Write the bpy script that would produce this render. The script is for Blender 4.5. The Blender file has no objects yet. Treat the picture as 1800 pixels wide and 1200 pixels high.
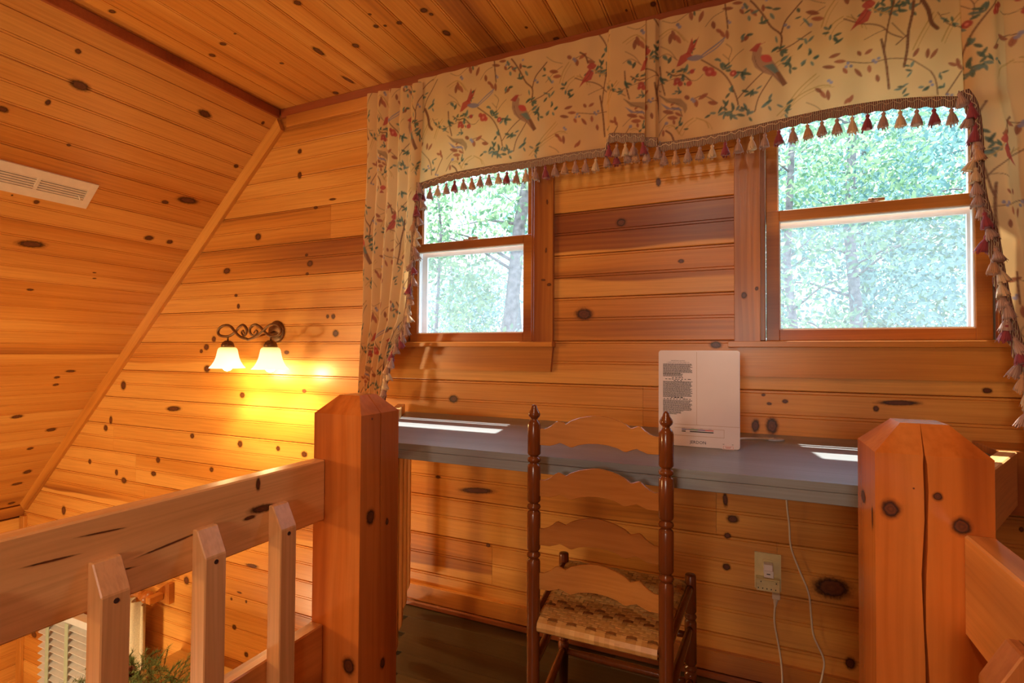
import bpy, bmesh, math, random
import numpy as np
from mathutils import Matrix, Vector
R = math.radians
SC = bpy.context.scene
COL = SC.collection
E = 1.127            # eye height above the loft floor
YB = 2.0             # inner face of the wall with the windows
G = E - 3.70         # floor of the great room below

# ------------------------------------------------------------------ camera
cd = bpy.data.cameras.new('camera'); cam = bpy.data.objects.new('camera', cd); COL.objects.link(cam)
cd.sensor_width = 36; cd.sensor_fit = 'HORIZONTAL'; cd.lens = 36 * 925.2 / 1800; cd.clip_start = 0.02; cd.clip_end = 200
yaw, pit, rol = .4254, .0203, .0060
fw = Vector((-math.sin(yaw) * math.cos(pit), math.cos(yaw) * math.cos(pit), math.sin(pit)))
rt = Vector((math.cos(yaw), math.sin(yaw), 0)); up = rt.cross(fw)
r2 = rt * math.cos(rol) + up * math.sin(rol); u2 = r2.cross(fw)
cam.matrix_world = Matrix(((r2.x, u2.x, -fw.x, 0), (r2.y, u2.y, -fw.y, 0), (r2.z, u2.z, -fw.z, E), (0, 0, 0, 1)))
SC.camera = cam
# ------------------------------------------------------------------ world, sun, lamps, exposure
w = bpy.data.worlds.new('sky'); SC.world = w; w.use_nodes = True
nt = w.node_tree; bg = nt.nodes['Background']
tc = nt.nodes.new('ShaderNodeTexCoord'); sp = nt.nodes.new('ShaderNodeSeparateXYZ'); rp = nt.nodes.new('ShaderNodeValToRGB')
nt.links.new(tc.outputs['Generated'], sp.inputs[0]); nt.links.new(sp.outputs['Z'], rp.inputs[0]); nt.links.new(rp.outputs[0], bg.inputs[0])
rp.color_ramp.elements[0].color = (.66, .83, 1, 1); rp.color_ramp.elements[1].position = .8; rp.color_ramp.elements[1].color = (.42, .64, 1, 1)
bg.inputs[1].default_value = SKY_STRENGTH = 3.1
def lamp(name, kind, loc, energy, color, **kw):
    l = bpy.data.lights.new(name, kind); l.energy = energy; l.color = color
    for k, v in kw.items(): setattr(l, k, v)
    o = bpy.data.objects.new(name, l); COL.objects.link(o); o.location = loc; return o
sun = lamp('sun', 'SUN', (0, 8, 14), 9.0, (1, .95, .86), angle=.012)
sun.rotation_euler = Vector((.17, -1, -2.4)).to_track_quat('-Z', 'Y').to_euler()
lamp('loft_ceiling_light', 'POINT', (-.30, -.15, E + 1.08), 8, (1, .84, .66), shadow_soft_size=.06)
lamp('loft_rear_fill', 'POINT', (-.16, -2.0, E + .20), 38, (1, .87, .72), shadow_soft_size=.22)  # fill light added behind the camera, no known lamp there
lamp('great_room_warm_fill', 'POINT', (-3.45, -.6, E + .1), 112, (1, .68, .31), shadow_soft_size=.22)  # added warm light that brightens the great room, no fixture behind it
lamp('great_room_low_fill', 'POINT', (-3.3, .3, E - 2.2), 55, (1, .74, .42), shadow_soft_size=.2)  # second added light, low in the great room, with no known source
for nm, cx in (('window_portal', -1.125), ('window_portal.001', .355)):
    p = lamp(nm, 'AREA', (cx, YB + .13, E + .52), 1, (1, 1, 1), shape='RECTANGLE', size=.64, size_y=.96)
    p.rotation_euler = (R(-90), 0, 0); p.data.cycles.is_portal = True
SC.view_settings.view_transform = 'Standard'; SC.view_settings.look = 'None'
SC.view_settings.gamma = 1; SC.view_settings.use_curve_mapping = False
SC.view_settings.exposure = 0.74
SC.cycles.use_denoising = True
SC.cycles.max_bounces = 8; SC.cycles.diffuse_bounces = 5; SC.cycles.transparent_max_bounces = 16
SC.cycles.sample_clamp_indirect = 6

# ------------------------------------------------------------------ node helpers and materials
class NB:
    def __init__(s, name):
        s.m = bpy.data.materials.new(name); s.m.use_nodes = True; s.t = s.m.node_tree
        s.b = s.t.nodes['Principled BSDF']; s.out = s.t.nodes['Material Output']
    def n(s, typ, **kw):
        x = s.t.nodes.new(typ)
        for k, v in kw.items():
            if k.startswith('i_'):
                key = k[2:]; key = int(key) if key.isdigit() else key.replace('_', ' ')
                s.lk(v, x.inputs[key])
            else: setattr(x, k, v)
        return x
    def lk(s, v, sock):
        if isinstance(v, bpy.types.NodeSocket): s.t.links.new(v, sock)
        elif isinstance(v, bpy.types.Node): s.t.links.new(v.outputs[0], sock)
        else: sock.default_value = v
    def math(s, op, a, b=0.0, c=0.0):
        x = s.n('ShaderNodeMath', operation=op); s.lk(a, x.inputs[0]); s.lk(b, x.inputs[1]); s.lk(c, x.inputs[2]); return x
    def ramp(s, fac, *st, interp='LINEAR'):
        x = s.n('ShaderNodeValToRGB'); cr = x.color_ramp; cr.interpolation = interp
        while len(cr.elements) < len(st): cr.elements.new(.5)
        for e, (p, c) in zip(cr.elements, st): e.position = p; e.color = (*c, 1) if len(c) == 3 else c
        s.lk(fac, x.inputs[0]); return x
    def mix(s, f, a, b, typ='MIX'):
        x = s.n('ShaderNodeMix', data_type='RGBA', blend_type=typ); s.lk(f, x.inputs[0]); s.lk(a, x.inputs[6]); s.lk(b, x.inputs[7]); return x.outputs[2]
    def set(s, **kw):
        for k, v in kw.items(): s.lk(v, s.b.inputs[k.replace('_', ' ')])
        return s
def c4(c): return (*c, 1)

def wood(name, axis='x', light=(.80, .38, .080), mid=(.65, .245, .036), dark=(.26, .065, .012), rough=.33, bias=0.0, fine=1.0, bump=.10, knots=0.0, wav=1.0):
    """varnished pine: grain along the given object axis; object colour red = how much heartwood"""
    q = NB(name)
    co = q.n('ShaderNodeTexCoord').outputs['Object']; s = q.n('ShaderNodeSeparateXYZ', i_0=co)
    o = {'x': (0, 1, 2), 'y': (1, 0, 2), 'z': (2, 0, 1)}[axis]
    info = q.n('ShaderNodeObjectInfo')
    rnd = q.math('MULTIPLY', info.outputs['Random'], 37.0)
    a = q.math('ADD', s.outputs[o[0]], rnd); b = q.math('ADD', s.outputs[o[1]], rnd); c = s.outputs[o[2]]
    v = q.n('ShaderNodeCombineXYZ', i_0=a, i_1=b, i_2=c)
    mp = lambda sx, sy, sz: q.n('ShaderNodeMapping', i_0=v, i_3=(sx, sy, sz))
    warp = q.n('ShaderNodeTexNoise', i_Vector=mp(1.1, 5, 5), i_Scale=1.0, i_Detail=2.0)
    wv = q.n('ShaderNodeVectorMath', operation='SCALE', i_0=warp.outputs['Color'], i_3=.045 * wav)
    v2 = q.n('ShaderNodeVectorMath', operation='ADD', i_0=v, i_1=wv)
    heart = q.n('ShaderNodeTexNoise', i_Vector=q.n('ShaderNodeMapping', i_0=v2, i_3=(.45, 5.5, 5.5)), i_Scale=1.0, i_Detail=1.5)
    rings = q.n('ShaderNodeTexWave', bands_direction='Y', i_Vector=q.n('ShaderNodeMapping', i_0=v2, i_3=(.30, 1, .6)), i_Scale=14.0 * fine, i_Distortion=3.5, i_Detail=2.0)
    rings.inputs['Detail Scale'].default_value = .5
    grain = q.n('ShaderNodeTexNoise', i_Vector=q.n('ShaderNodeMapping', i_0=v2, i_3=(3.0, 170 * fine, 170 * fine)), i_Scale=1.0, i_Detail=3.0)
    sc = q.n('ShaderNodeSeparateColor', i_0=info.outputs['Color'])
    hf = q.math('ADD', q.math('MULTIPLY', q.math('SUBTRACT', heart, .5), 1.9), q.math('ADD', sc.outputs[0], bias))
    hf = q.math('ADD', hf, q.math('MULTIPLY', q.math('SUBTRACT', rings, .5), .09))
    col = q.ramp(hf, (0.0, light), (.22, tuple(.5 * (x + y) for x, y in zip(light, mid))), (.52, mid), (.66, tuple(.6 * x + .4 * y for x, y in zip(mid, dark))), (1.0, dark))
    heartcol = col.outputs[0]
    gf = q.ramp(grain, (.32, (.74, .66, .56)), (.60, (1, 1, 1)))
    if name == 'pine_plank':   # sapwood band along the lower edge, as wide as the object colour's blue says
        en = q.n('ShaderNodeTexNoise', i_Vector=q.n('ShaderNodeMapping', i_0=v, i_3=(1.6, .01, .01)), i_Scale=1.0, i_Detail=1.0)
        lvl = q.math('ADD', q.math('MULTIPLY', sc.outputs[2], .171), q.math('MULTIPLY', q.math('SUBTRACT', en, .5), q.math('MINIMUM', q.math('MULTIPLY', sc.outputs[2], .8), .07)))
        dd = q.math('SUBTRACT', q.math('ADD', s.outputs[1], .0855), lvl)
        sm = q.ramp(q.math('ADD', q.math('MULTIPLY', dd, 120.0), .5), (.0, (1, 1, 1)), (1.0, (0, 0, 0)))
        col = q.n('ShaderNodeMix', data_type='RGBA', i_0=sm.outputs[0]); q.lk(q.t.nodes['Color Ramp'].outputs[0] if False else heartcol, col.inputs[6]); col.inputs[7].default_value = (*light, 1)
        colsock = col.outputs[2]
    else: colsock = heartcol
    col = q.mix(.48, colsock, gf.outputs[0], 'MULTIPLY')
    if knots:
        vo = q.n('ShaderNodeTexVoronoi', i_Vector=q.n('ShaderNodeMapping', i_0=v, i_3=(2.3, 5.2, 5.2)), i_Scale=1.0)
        vo.inputs['Randomness'].default_value = 1.0
        sz = q.n('ShaderNodeSeparateColor', i_0=vo.outputs['Color'])
        thr = q.math('MULTIPLY', q.math('MAXIMUM', q.math('SUBTRACT', sz.outputs[0], 1 - knots), 0.0), .16 / max(knots, .01))
        kd = q.math('DIVIDE', vo.outputs['Distance'], q.math('ADD', thr, .0001))
        kc = q.ramp(kd, (0, (.10, .03, .012)), (.55, (.16, .04, .012)), (.85, (.05, .018, .01)), (1.0, (.20, .06, .02)))
        km = q.math('MULTIPLY', q.math('LESS_THAN', kd, 1.0), q.math('GREATER_THAN', thr, .02))
        col = q.mix(km, col, kc.outputs[0])
    bmp = q.n('ShaderNodeBump', i_Strength=bump, i_Distance=.002, i_Height=grain)
    q.set(Base_Color=col, Roughness=rough, Normal=bmp.outputs[0]); q.b.inputs['Specular IOR Level'].default_value = .5
    return q.m
def plain(name, col, rough=.5, metal=0.0, noise=0.0, scale=30.0, bump=0.0, **kw):
    q = NB(name); nz = q.n('ShaderNodeTexNoise', i_Vector=q.n('ShaderNodeTexCoord').outputs['Object'], i_Scale=scale, i_Detail=3.0)
    lo = tuple(x * (1 - noise) for x in col); hi = tuple(min(1, x * (1 + noise)) for x in col)
    q.set(Base_Color=q.ramp(nz, (.3, lo), (.7, hi)).outputs[0], Roughness=rough, Metallic=metal)
    if bump: q.set(Normal=q.n('ShaderNodeBump', i_Strength=bump, i_Distance=.002, i_Height=nz).outputs[0])
    for k, v in kw.items(): q.b.inputs[k.replace('_', ' ')].default_value = v
    return q.m
M = {}
M['pine'] = wood('pine_plank', 'x')
M['pine_x'] = wood('pine_trim_along_x', 'x', bias=.30, rough=.30)
M['pine_y'] = wood('pine_trim_along_y', 'y', bias=.30, rough=.30)
M['pine_z'] = wood('pine_trim_upright', 'z', bias=.35, rough=.30)
M['rail_y'] = wood('pine_rail', 'y', light=(.88, .50, .20), mid=(.76, .36, .11), dark=(.24, .07, .02), bias=.0, rough=.30, fine=.8, bump=.2, wav=1.5)
M['baluster'] = wood('pine_baluster', 'z', light=(.86, .50, .22), mid=(.74, .36, .12), dark=(.45, .16, .04), bias=.12, rough=.35)
M['post'] = wood('pine_post', 'z', light=(.76, .30, .07), mid=(.66, .19, .03), dark=(.28, .05, .01), bias=.30, rough=.22, fine=.45, wav=1.6)
M['red_trim'] = wood('dark_stained_trim', 'x', light=(.40, .10, .025), mid=(.30, .06, .014), dark=(.16, .03, .01), rough=.35)
M['chair'] = wood('chair_maple', 'z', light=(.80, .38, .09), mid=(.62, .25, .05), dark=(.20, .055, .012), rough=.2, bias=.3)
M['slat'] = wood('chair_slat_maple', 'x', light=(.74, .36, .09), mid=(.54, .22, .045), dark=(.22, .06, .012), rough=.24, bias=.3, fine=.7)
M['desk'] = wood('grey_painted_desk', 'x', light=(.30, .335, .35), mid=(.255, .285, .30), dark=(.18, .20, .205), rough=.40, bias=.3)
M['desk'].node_tree.nodes['Principled BSDF'].inputs['Specular IOR Level'].default_value = .9
M['floor'] = wood('dark_floorboard', 'x', light=(.14, .088, .028), mid=(.085, .052, .017), dark=(.04, .024, .009), rough=.36, bias=.3)
M['cabinet'] = wood('yellow_pine_cabinet', 'x', light=(.85, .58, .20), mid=(.75, .45, .13), dark=(.5, .25, .06), rough=.35)
M['cane'] = wood('woven_cane', 'x', light=(.80, .50, .17), mid=(.66, .36, .10), dark=(.24, .09, .02), rough=.32, bias=.15)
M['crack'] = plain('dark_screw_brown', (.05, .016, .008), .9, noise=.5, scale=60)  # dark brown of the screws in the balusters
M['white'] = plain('white_vinyl', (.80, .82, .84), .35, noise=.03)
M['vent'] = plain('cream_enamel', (.86, .76, .56), .4, noise=.04)
M['bronze'] = plain('bronze_metal', (.20, .105, .045), .38, .75, noise=.3, scale=40)
M['lock'] = plain('tan_lock_metal', (.42, .25, .13), .35, .4, noise=.1)
M['mirror_case'] = plain('white_plastic', (.82, .74, .74), .30, noise=.03, scale=8)
M['case_edge'] = plain('white_plastic_edge', (.88, .90, .95), .25, noise=.02)
M['ink'] = plain('black_print', (.03, .03, .04), .6, noise=.1)
M['blue'] = plain('blue_print', (.04, .05, .30), .5, noise=.1)
M['green'] = plain('green_print', (.02, .22, .08), .5, noise=.1)
M['purple'] = plain('purple_print', (.14, .05, .26), .5, noise=.1)
M['red'] = plain('red_print', (.60, .05, .03), .5, noise=.1)
M['brass'] = plain('ivory_brass_plate', (.74, .60, .28), .28, .15, noise=.12, scale=20)
M['cord'] = plain('ivory_cord', (.74, .62, .46), .45, noise=.05)
M['charger'] = plain('white_charger', (.88, .80, .78), .35, noise=.03)
M['rubber'] = plain('dark_slot', (.02, .02, .02), .6, noise=.2)
M['grommet'] = plain('clear_grey_plastic', (.45, .48, .55), .2, noise=.1)
M['bracket'] = wood('orange_wood_bracket', 'y', light=(.85, .40, .08), mid=(.72, .27, .04), dark=(.40, .12, .02), rough=.3)
M['needles'] = plain('pine_needles', (.16, .26, .10), .6, noise=.5, scale=60)
M['cone'] = plain('pine_cone', (.16, .05, .025), .7, noise=.5, scale=80)
M['berry'] = plain('green_berries', (.42, .40, .13), .4, noise=.25, scale=40)
M['tape'] = plain('green_tape', (.42, .50, .36), .8, noise=.08)
M['blind'] = plain('white_slat', (.72, .76, .76), .4, noise=.04)
M['linen'] = plain('cream_linen', (.66, .58, .40), .85, noise=.12, scale=160, bump=.4)
for k, c in (('t_red', (.27, .035, .045)), ('t_cream', (.62, .44, .24)), ('t_mix', (.40, .16, .11)), ('t_gold', (.50, .26, .12))):
    q = NB('tassel_' + k); vv = q.n('ShaderNodeTexCoord').outputs['Object']; s_ = q.n('ShaderNodeSeparateXYZ', i_0=vv)
    an = q.math('ARCTAN2', s_.outputs[1], s_.outputs[0]); ns = q.n('ShaderNodeTexNoise', noise_dimensions='1D', i_W=q.math('MULTIPLY', an, 9.0), i_Scale=1.0)
    other = (.62, .42, .30) if k in ('t_mix',) else tuple(min(1, x * 1.5) for x in c)
    q.set(Base_Color=q.ramp(ns, (.38, tuple(x * .7 for x in c)), (.62, other)).outputs[0], Roughness=.75)
    q.b.inputs['Sheen Weight'].default_value = .3; M[k] = q.m
q = NB('braid'); tx = q.n('ShaderNodeTexCoord').outputs['Object']
wv = q.n('ShaderNodeTexWave', bands_direction='X', i_Vector=tx, i_Scale=60.0, i_Distortion=2.5, i_Detail=1.0)
q.set(Base_Color=q.ramp(wv, (.15, (.22, .07, .05)), (.45, (.33, .18, .11)), (.62, (.20, .17, .08)), (.85, (.58, .44, .28))).outputs[0], Roughness=.85,
      Normal=q.n('ShaderNodeBump', i_Strength=.8, i_Distance=.003, i_Height=wv).outputs[0]); M['braid'] = q.m
# printed chintz: the print is a colour attribute, the cloth lets some daylight through
q = NB('printed_chintz'); at = q.n('ShaderNodeVertexColor', layer_name='print')
wf = q.n('ShaderNodeTexNoise', i_Vector=q.n('ShaderNodeTexCoord').outputs['Object'], i_Scale=900.0)
colr = q.mix(.12, at.outputs[0], wf.outputs['Color'], 'MULTIPLY')
q.set(Base_Color=colr, Roughness=.55); trn = q.n('ShaderNodeBsdfTranslucent', i_0=at.outputs[0])
ms = q.n('ShaderNodeMixShader', i_0=.30, i_1=q.b.outputs[0], i_2=trn.outputs[0]); q.t.links.new(ms.outputs[0], q.out.inputs[0]); M['chintz'] = q.m
# window glass, insect screen
q = NB('window_glass'); tr = q.n('ShaderNodeBsdfTransparent', i_0=(.97, .99, .99, 1)); gl = q.n('ShaderNodeBsdfGlossy', i_0=(1, 1, 1, 1), i_Roughness=.02)
fr = q.n('ShaderNodeFresnel', i_IOR=1.45); ms = q.n('ShaderNodeMixShader', i_0=fr.outputs[0], i_1=tr.outputs[0], i_2=gl.outputs[0]); q.t.links.new(ms.outputs[0], q.out.inputs[0]); M['glass'] = q.m
q = NB('insect_screen'); tr = q.n('ShaderNodeBsdfTransparent', i_0=(1, 1, 1, 1)); df = q.n('ShaderNodeBsdfDiffuse', i_0=(.42, .45, .50, 1)); tl = q.n('ShaderNodeBsdfTranslucent', i_0=(.6, .65, .75, 1))
ad = q.n('ShaderNodeMixShader', i_0=.5, i_1=df.outputs[0], i_2=tl.outputs[0]); ms = q.n('ShaderNodeMixShader', i_0=.27, i_1=tr.outputs[0], i_2=ad.outputs[0]); q.t.links.new(ms.outputs[0], q.out.inputs[0]); M['screen'] = q.m
# lit lamp shade glass and bulb
q = NB('lit_shade_glass'); sx = q.n('ShaderNodeSeparateXYZ', i_0=q.n('ShaderNodeTexCoord').outputs['Object'])
em = q.ramp(q.math('MULTIPLY', q.math('ADD', sx.outputs[2], .04), 5.0), (.0, (1, .90, .66)), (.30, (1, .84, .48)), (.46, (.62, .55, .16)))
q.set(Base_Color=(.75, .68, .45, 1), Roughness=.3, Emission_Color=em.outputs[0]); q.b.inputs['Emission Strength'].default_value = .75; M['shade'] = q.m
q = NB('lit_bulb'); q.set(Base_Color=(1, 1, 1, 1), Emission_Color=(1, .86, .6, 1)); q.b.inputs['Emission Strength'].default_value = 9; M['bulb'] = q.m
# soft-edged wood knot on its own thin disc (uv: -1..1 across the knot)
q = NB('wood_knot'); uv = q.n('ShaderNodeUVMap'); ln = q.n('ShaderNodeVectorMath', operation='LENGTH', i_0=uv.outputs[0])
nz = q.n('ShaderNodeTexNoise', i_Vector=q.n('ShaderNodeTexCoord').outputs['Object'], i_Scale=120.0, i_Detail=3.0)
rr = q.math('ADD', ln.outputs['Value'], q.math('MULTIPLY', q.math('SUBTRACT', nz, .5), .35))
kc = q.ramp(rr, (0, (.20, .055, .014)), (.22, (.12, .03, .009)), (.36, (.17, .045, .012)), (.52, (.022, .008, .004)), (.68, (.20, .052, .010)), (1.0, (.42, .13, .02)))
al = q.ramp(rr, (.46, (.92,) * 3), (.62, (.62,) * 3), (.76, (.24,) * 3), (.98, (0,) * 3))
q.set(Base_Color=kc.outputs[0], Roughness=.35, Alpha=al.outputs[0]); M['knot'] = q.m
# trees
def leafmat(name, a, b):
    q = NB(name); g = q.n('ShaderNodeNewGeometry'); cr = q.ramp(g.outputs['Random Per Island'], (0, a), (1, b))
    q.set(Base_Color=cr.outputs[0], Roughness=.5); t = q.n('ShaderNodeBsdfTranslucent', i_0=cr.outputs[0])
    ms = q.n('ShaderNodeMixShader', i_0=.5, i_1=q.b.outputs[0], i_2=t.outputs[0]); q.t.links.new(ms.outputs[0], q.out.inputs[0]); return q.m
M['leaf'] = leafmat('leaves_mid_green', (.13, .26, .14), (.40, .54, .28)); M['leaf2'] = leafmat('leaves_blue_green', (.13, .27, .25), (.32, .48, .42))
M['bark'] = plain('bark', (.24, .21, .20), .9, noise=.45, scale=14, bump=.8)
M['ground'] = plain('forest_floor', (.20, .22, .10), .95, noise=.5, scale=2)

# ------------------------------------------------------------------ mesh helpers
def link(name, me, parent=None, mat=None, loc=None):
    o = bpy.data.objects.new(name, me); COL.objects.link(o)
    if mat and not me.materials: me.materials.append(mat)
    if parent: o.parent = parent
    if loc is not None: o.location = loc
    return o
def base(parent):
    v = Vector((0, 0, 0)); p = parent
    while p: v += p.location; p = p.parent
    return v
def mk(name, verts, faces, mat, parent=None, smooth=False, center=True):
    """mesh object from world coordinates; its origin goes to its own centre"""
    V = [Vector(v) for v in verts]; c = Vector((0, 0, 0))
    if center:
        lo = Vector([min(v[i] for v in V) for i in range(3)]); hi = Vector([max(v[i] for v in V) for i in range(3)]); c = (lo + hi) / 2
    me = bpy.data.meshes.new(name); me.from_pydata([v - c for v in V], [], faces); me.update()
    if smooth: me.polygons.foreach_set('use_smooth', [True] * len(me.polygons))
    return link(name, me, parent, M[mat], c - base(parent))
def tag(o, label, cat, group=None, kind=None):
    if label: o['label'] = label
    if cat: o['category'] = cat
    if group: o['group'] = group
    if kind: o['kind'] = kind
    return o
def struct(o): o['kind'] = 'structure'; return o
def thing(name, loc, label, cat, group=None):
    o = bpy.data.objects.new(name, None); COL.objects.link(o); o.location = loc; o.empty_display_size = .1
    return tag(o, label, cat, group)
class G_:
    """collects verts and faces for one mesh"""
    def __init__(s): s.v = []; s.f = []
    def add(s, v, f): n = len(s.v); s.v += [tuple(x) for x in v]; s.f += [tuple(i + n for i in q) for q in f]; return s
    def box(s, x0, x1, y0, y1, z0, z1, bev=0.0):
        bm = bmesh.new(); bmesh.ops.create_cube(bm, size=1)
        for v in bm.verts: v.co = Vector(((x0 + x1) / 2 + v.co.x * (x1 - x0), (y0 + y1) / 2 + v.co.y * (y1 - y0), (z0 + z1) / 2 + v.co.z * (z1 - z0)))
        if bev: bmesh.ops.bevel(bm, geom=bm.edges[:], offset=bev, segments=1, affect='EDGES', profile=.5)
        bm.verts.index_update(); s.add([v.co for v in bm.verts], [[v.index for v in f.verts] for f in bm.faces]); bm.free(); return s
    def prism(s, poly, z0, z1):
        n = len(poly); s.add([(x, y, z0) for x, y in poly] + [(x, y, z1) for x, y in poly], [tuple(range(n))[::-1], tuple(range(n, 2 * n))] + [(i, (i + 1) % n, n + (i + 1) % n, n + i) for i in range(n)]); return s
    def lathe(s, prof, c=(0, 0, 0), n=16, ax=None):
        v = []; f = []
        for r, h in prof:
            for k in range(n):
                a = 2 * math.pi * k / n; p = Vector((r * math.cos(a), r * math.sin(a), h))
                if ax is not None: p = ax @ p
                v.append(p + Vector(c))
        for i in range(len(prof) - 1):
            for k in range(n): f.append((i * n + k, i * n + (k + 1) % n, (i + 1) * n + (k + 1) % n, (i + 1) * n + k))
        f.append(tuple(range(n))[::-1]); f.append(tuple((len(prof) - 1) * n + k for k in range(n))); return s.add(v, f)
    def tube(s, pts, r, n=8):
        P = [Vector(p) for p in pts]; rs = r if isinstance(r, (list, tuple)) else [r] * len(P); v = []; f = []; ref = None
        for i, p in enumerate(P):
            t = (P[min(i + 1, len(P) - 1)] - P[max(i - 1, 0)]).normalized()
            if ref is None: ref = Vector((0, 0, 1)) if abs(t.z) < .9 else Vector((1, 0, 0))
            a = (ref - t * ref.dot(t)).normalized(); b = t.cross(a); ref = a
            for k in range(n):
                g = 2 * math.pi * k / n; v.append(p + (a * math.cos(g) + b * math.sin(g)) * rs[i])
        for i in range(len(P) - 1):
            for k in range(n): f.append((i * n + k, (i + 1) * n + k, (i + 1) * n + (k + 1) % n, i * n + (k + 1) % n))
        f.append(tuple(range(n))); f.append(tuple((len(P) - 1) * n + k for k in range(n))[::-1]); return s.add(v, f)
    def ob(s, name, mat, parent=None, smooth=False): return mk(name, s.v, s.f, mat, parent, smooth)
def bx(name, x0, x1, y0, y1, z0, z1, mat, parent=None, bev=.0015): return G_().box(x0, x1, y0, y1, z0, z1, bev).ob(name, mat, parent)
def spline(pts, n=8):
    P = [Vector(p) for p in pts]; out = []
    for i in range(len(P) - 1):
        a = P[max(i - 1, 0)]; b = P[i]; c = P[i + 1]; d = P[min(i + 2, len(P) - 1)]
        for k in range(n):
            t = k / n; out.append(.5 * (2 * b + (c - a) * t + (2 * a - 5 * b + 4 * c - d) * t * t + (3 * b - a - 3 * c + d) * t ** 3))
    return out + [P[-1]]
rng = random.Random(11)

# ------------------------------------------------------------------ planks: beaded pine boards, each its own object
T = .018
def plank(parent, origin, ux, uy, x0, x1, width, sh0=0.0, sh1=0.0, tone=None, mat='pine', bead=True, name='plank', sap=None):
    """board with grain along ux from x0 to x1, width along uy, face towards ux x uy; sh: slant of the ends"""
    p = width; d = .0065; c = p / 2
    if bead: prof = [(0.0005, -d), (.002, -.001), (.004, 0), (c - .0065, 0), (c - .005, -.0032), (c - .0035, -.0002), (c + .0035, -.0002), (c + .005, -.0032), (c + .0065, 0), (p - .0115, 0), (p - .010, -.0032), (p - .0085, -.0002), (p - .0025, -.0004), (p - .0008, -d)]
    else: prof = [(0.0003, -.0012), (.0008, 0), (p - .0008, 0), (p - .0003, -.0012)]
    prof = [(.0005, -T)] + prof + [(p - .0005, -T)]
    L = x1 - x0; n = len(prof); v = []
    for (e, sh) in ((-L / 2 + .0004, sh0), (L / 2 - .0004, sh1)):
        for y, z in prof: v.append((e + sh * y, y - c, z))
    f = [(i, i + n, (i + 1) % n + n, (i + 1) % n) for i in range(n)] + [tuple(range(n)), tuple(range(2 * n - 1, n - 1, -1))]
    me = bpy.data.meshes.new(name); me.from_pydata(v, [], f)
    o = link(name, me, parent, M[mat])
    ux = Vector(ux); uy = Vector(uy); uz = ux.cross(uy); O = Vector(origin) + ux * (x0 + L / 2) + uy * c
    o.matrix_basis = Matrix(((ux.x, uy.x, uz.x, O.x), (ux.y, uy.y, uz.y, O.y), (ux.z, uy.z, uz.z, O.z), (0, 0, 0, 1)))
    t = rng.uniform(.05, .58) if tone is None else tone
    o.color = (t, rng.random(), sap if sap is not None else (rng.uniform(.10, .4) if mat == 'pine' and rng.random() < .16 else 0), 1); return o
def knots_on(parent, origin, ux, uy, K):
    ux = Vector(ux); uy = Vector(uy); uz = ux.cross(uy); v = []; f = []; uvs = []
    for x, y, rx, ry in K:
        rx *= 1.22; ry *= 1.22 if rx < 3.2 * ry else .9; n = 20; b = len(v); h = .0006 + .0001 * (len(f) % 5); a0 = rng.uniform(-.25, .25)
        v.append(Vector(origin) + ux * x + uy * y + uz * h); uvs.append((0, 0))
        for k in range(n):
            a = 2 * math.pi * k / n; cx, cy = math.cos(a) * rx, math.sin(a) * ry
            v.append(Vector(origin) + ux * (x + cx * math.cos(a0 * .4) - cy * math.sin(a0 * .4)) + uy * (y + cx * math.sin(a0 * .4) + cy * math.cos(a0 * .4)) + uz * h); uvs.append((math.cos(a), math.sin(a)))
        for k in range(n): f.append((b, b + 1 + k, b + 1 + (k + 1) % n))
    me = bpy.data.meshes.new('knots'); me.from_pydata(v, [], f); ul = me.uv_layers.new(name='UVMap')
    for l in me.loops: ul.data[l.index].uv = uvs[l.vertex_index]
    o = link('knots', me, parent, M['knot']); o['kind'] = 'stuff'; o['label'] = 'dark knots in the pine boards'; return o
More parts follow.
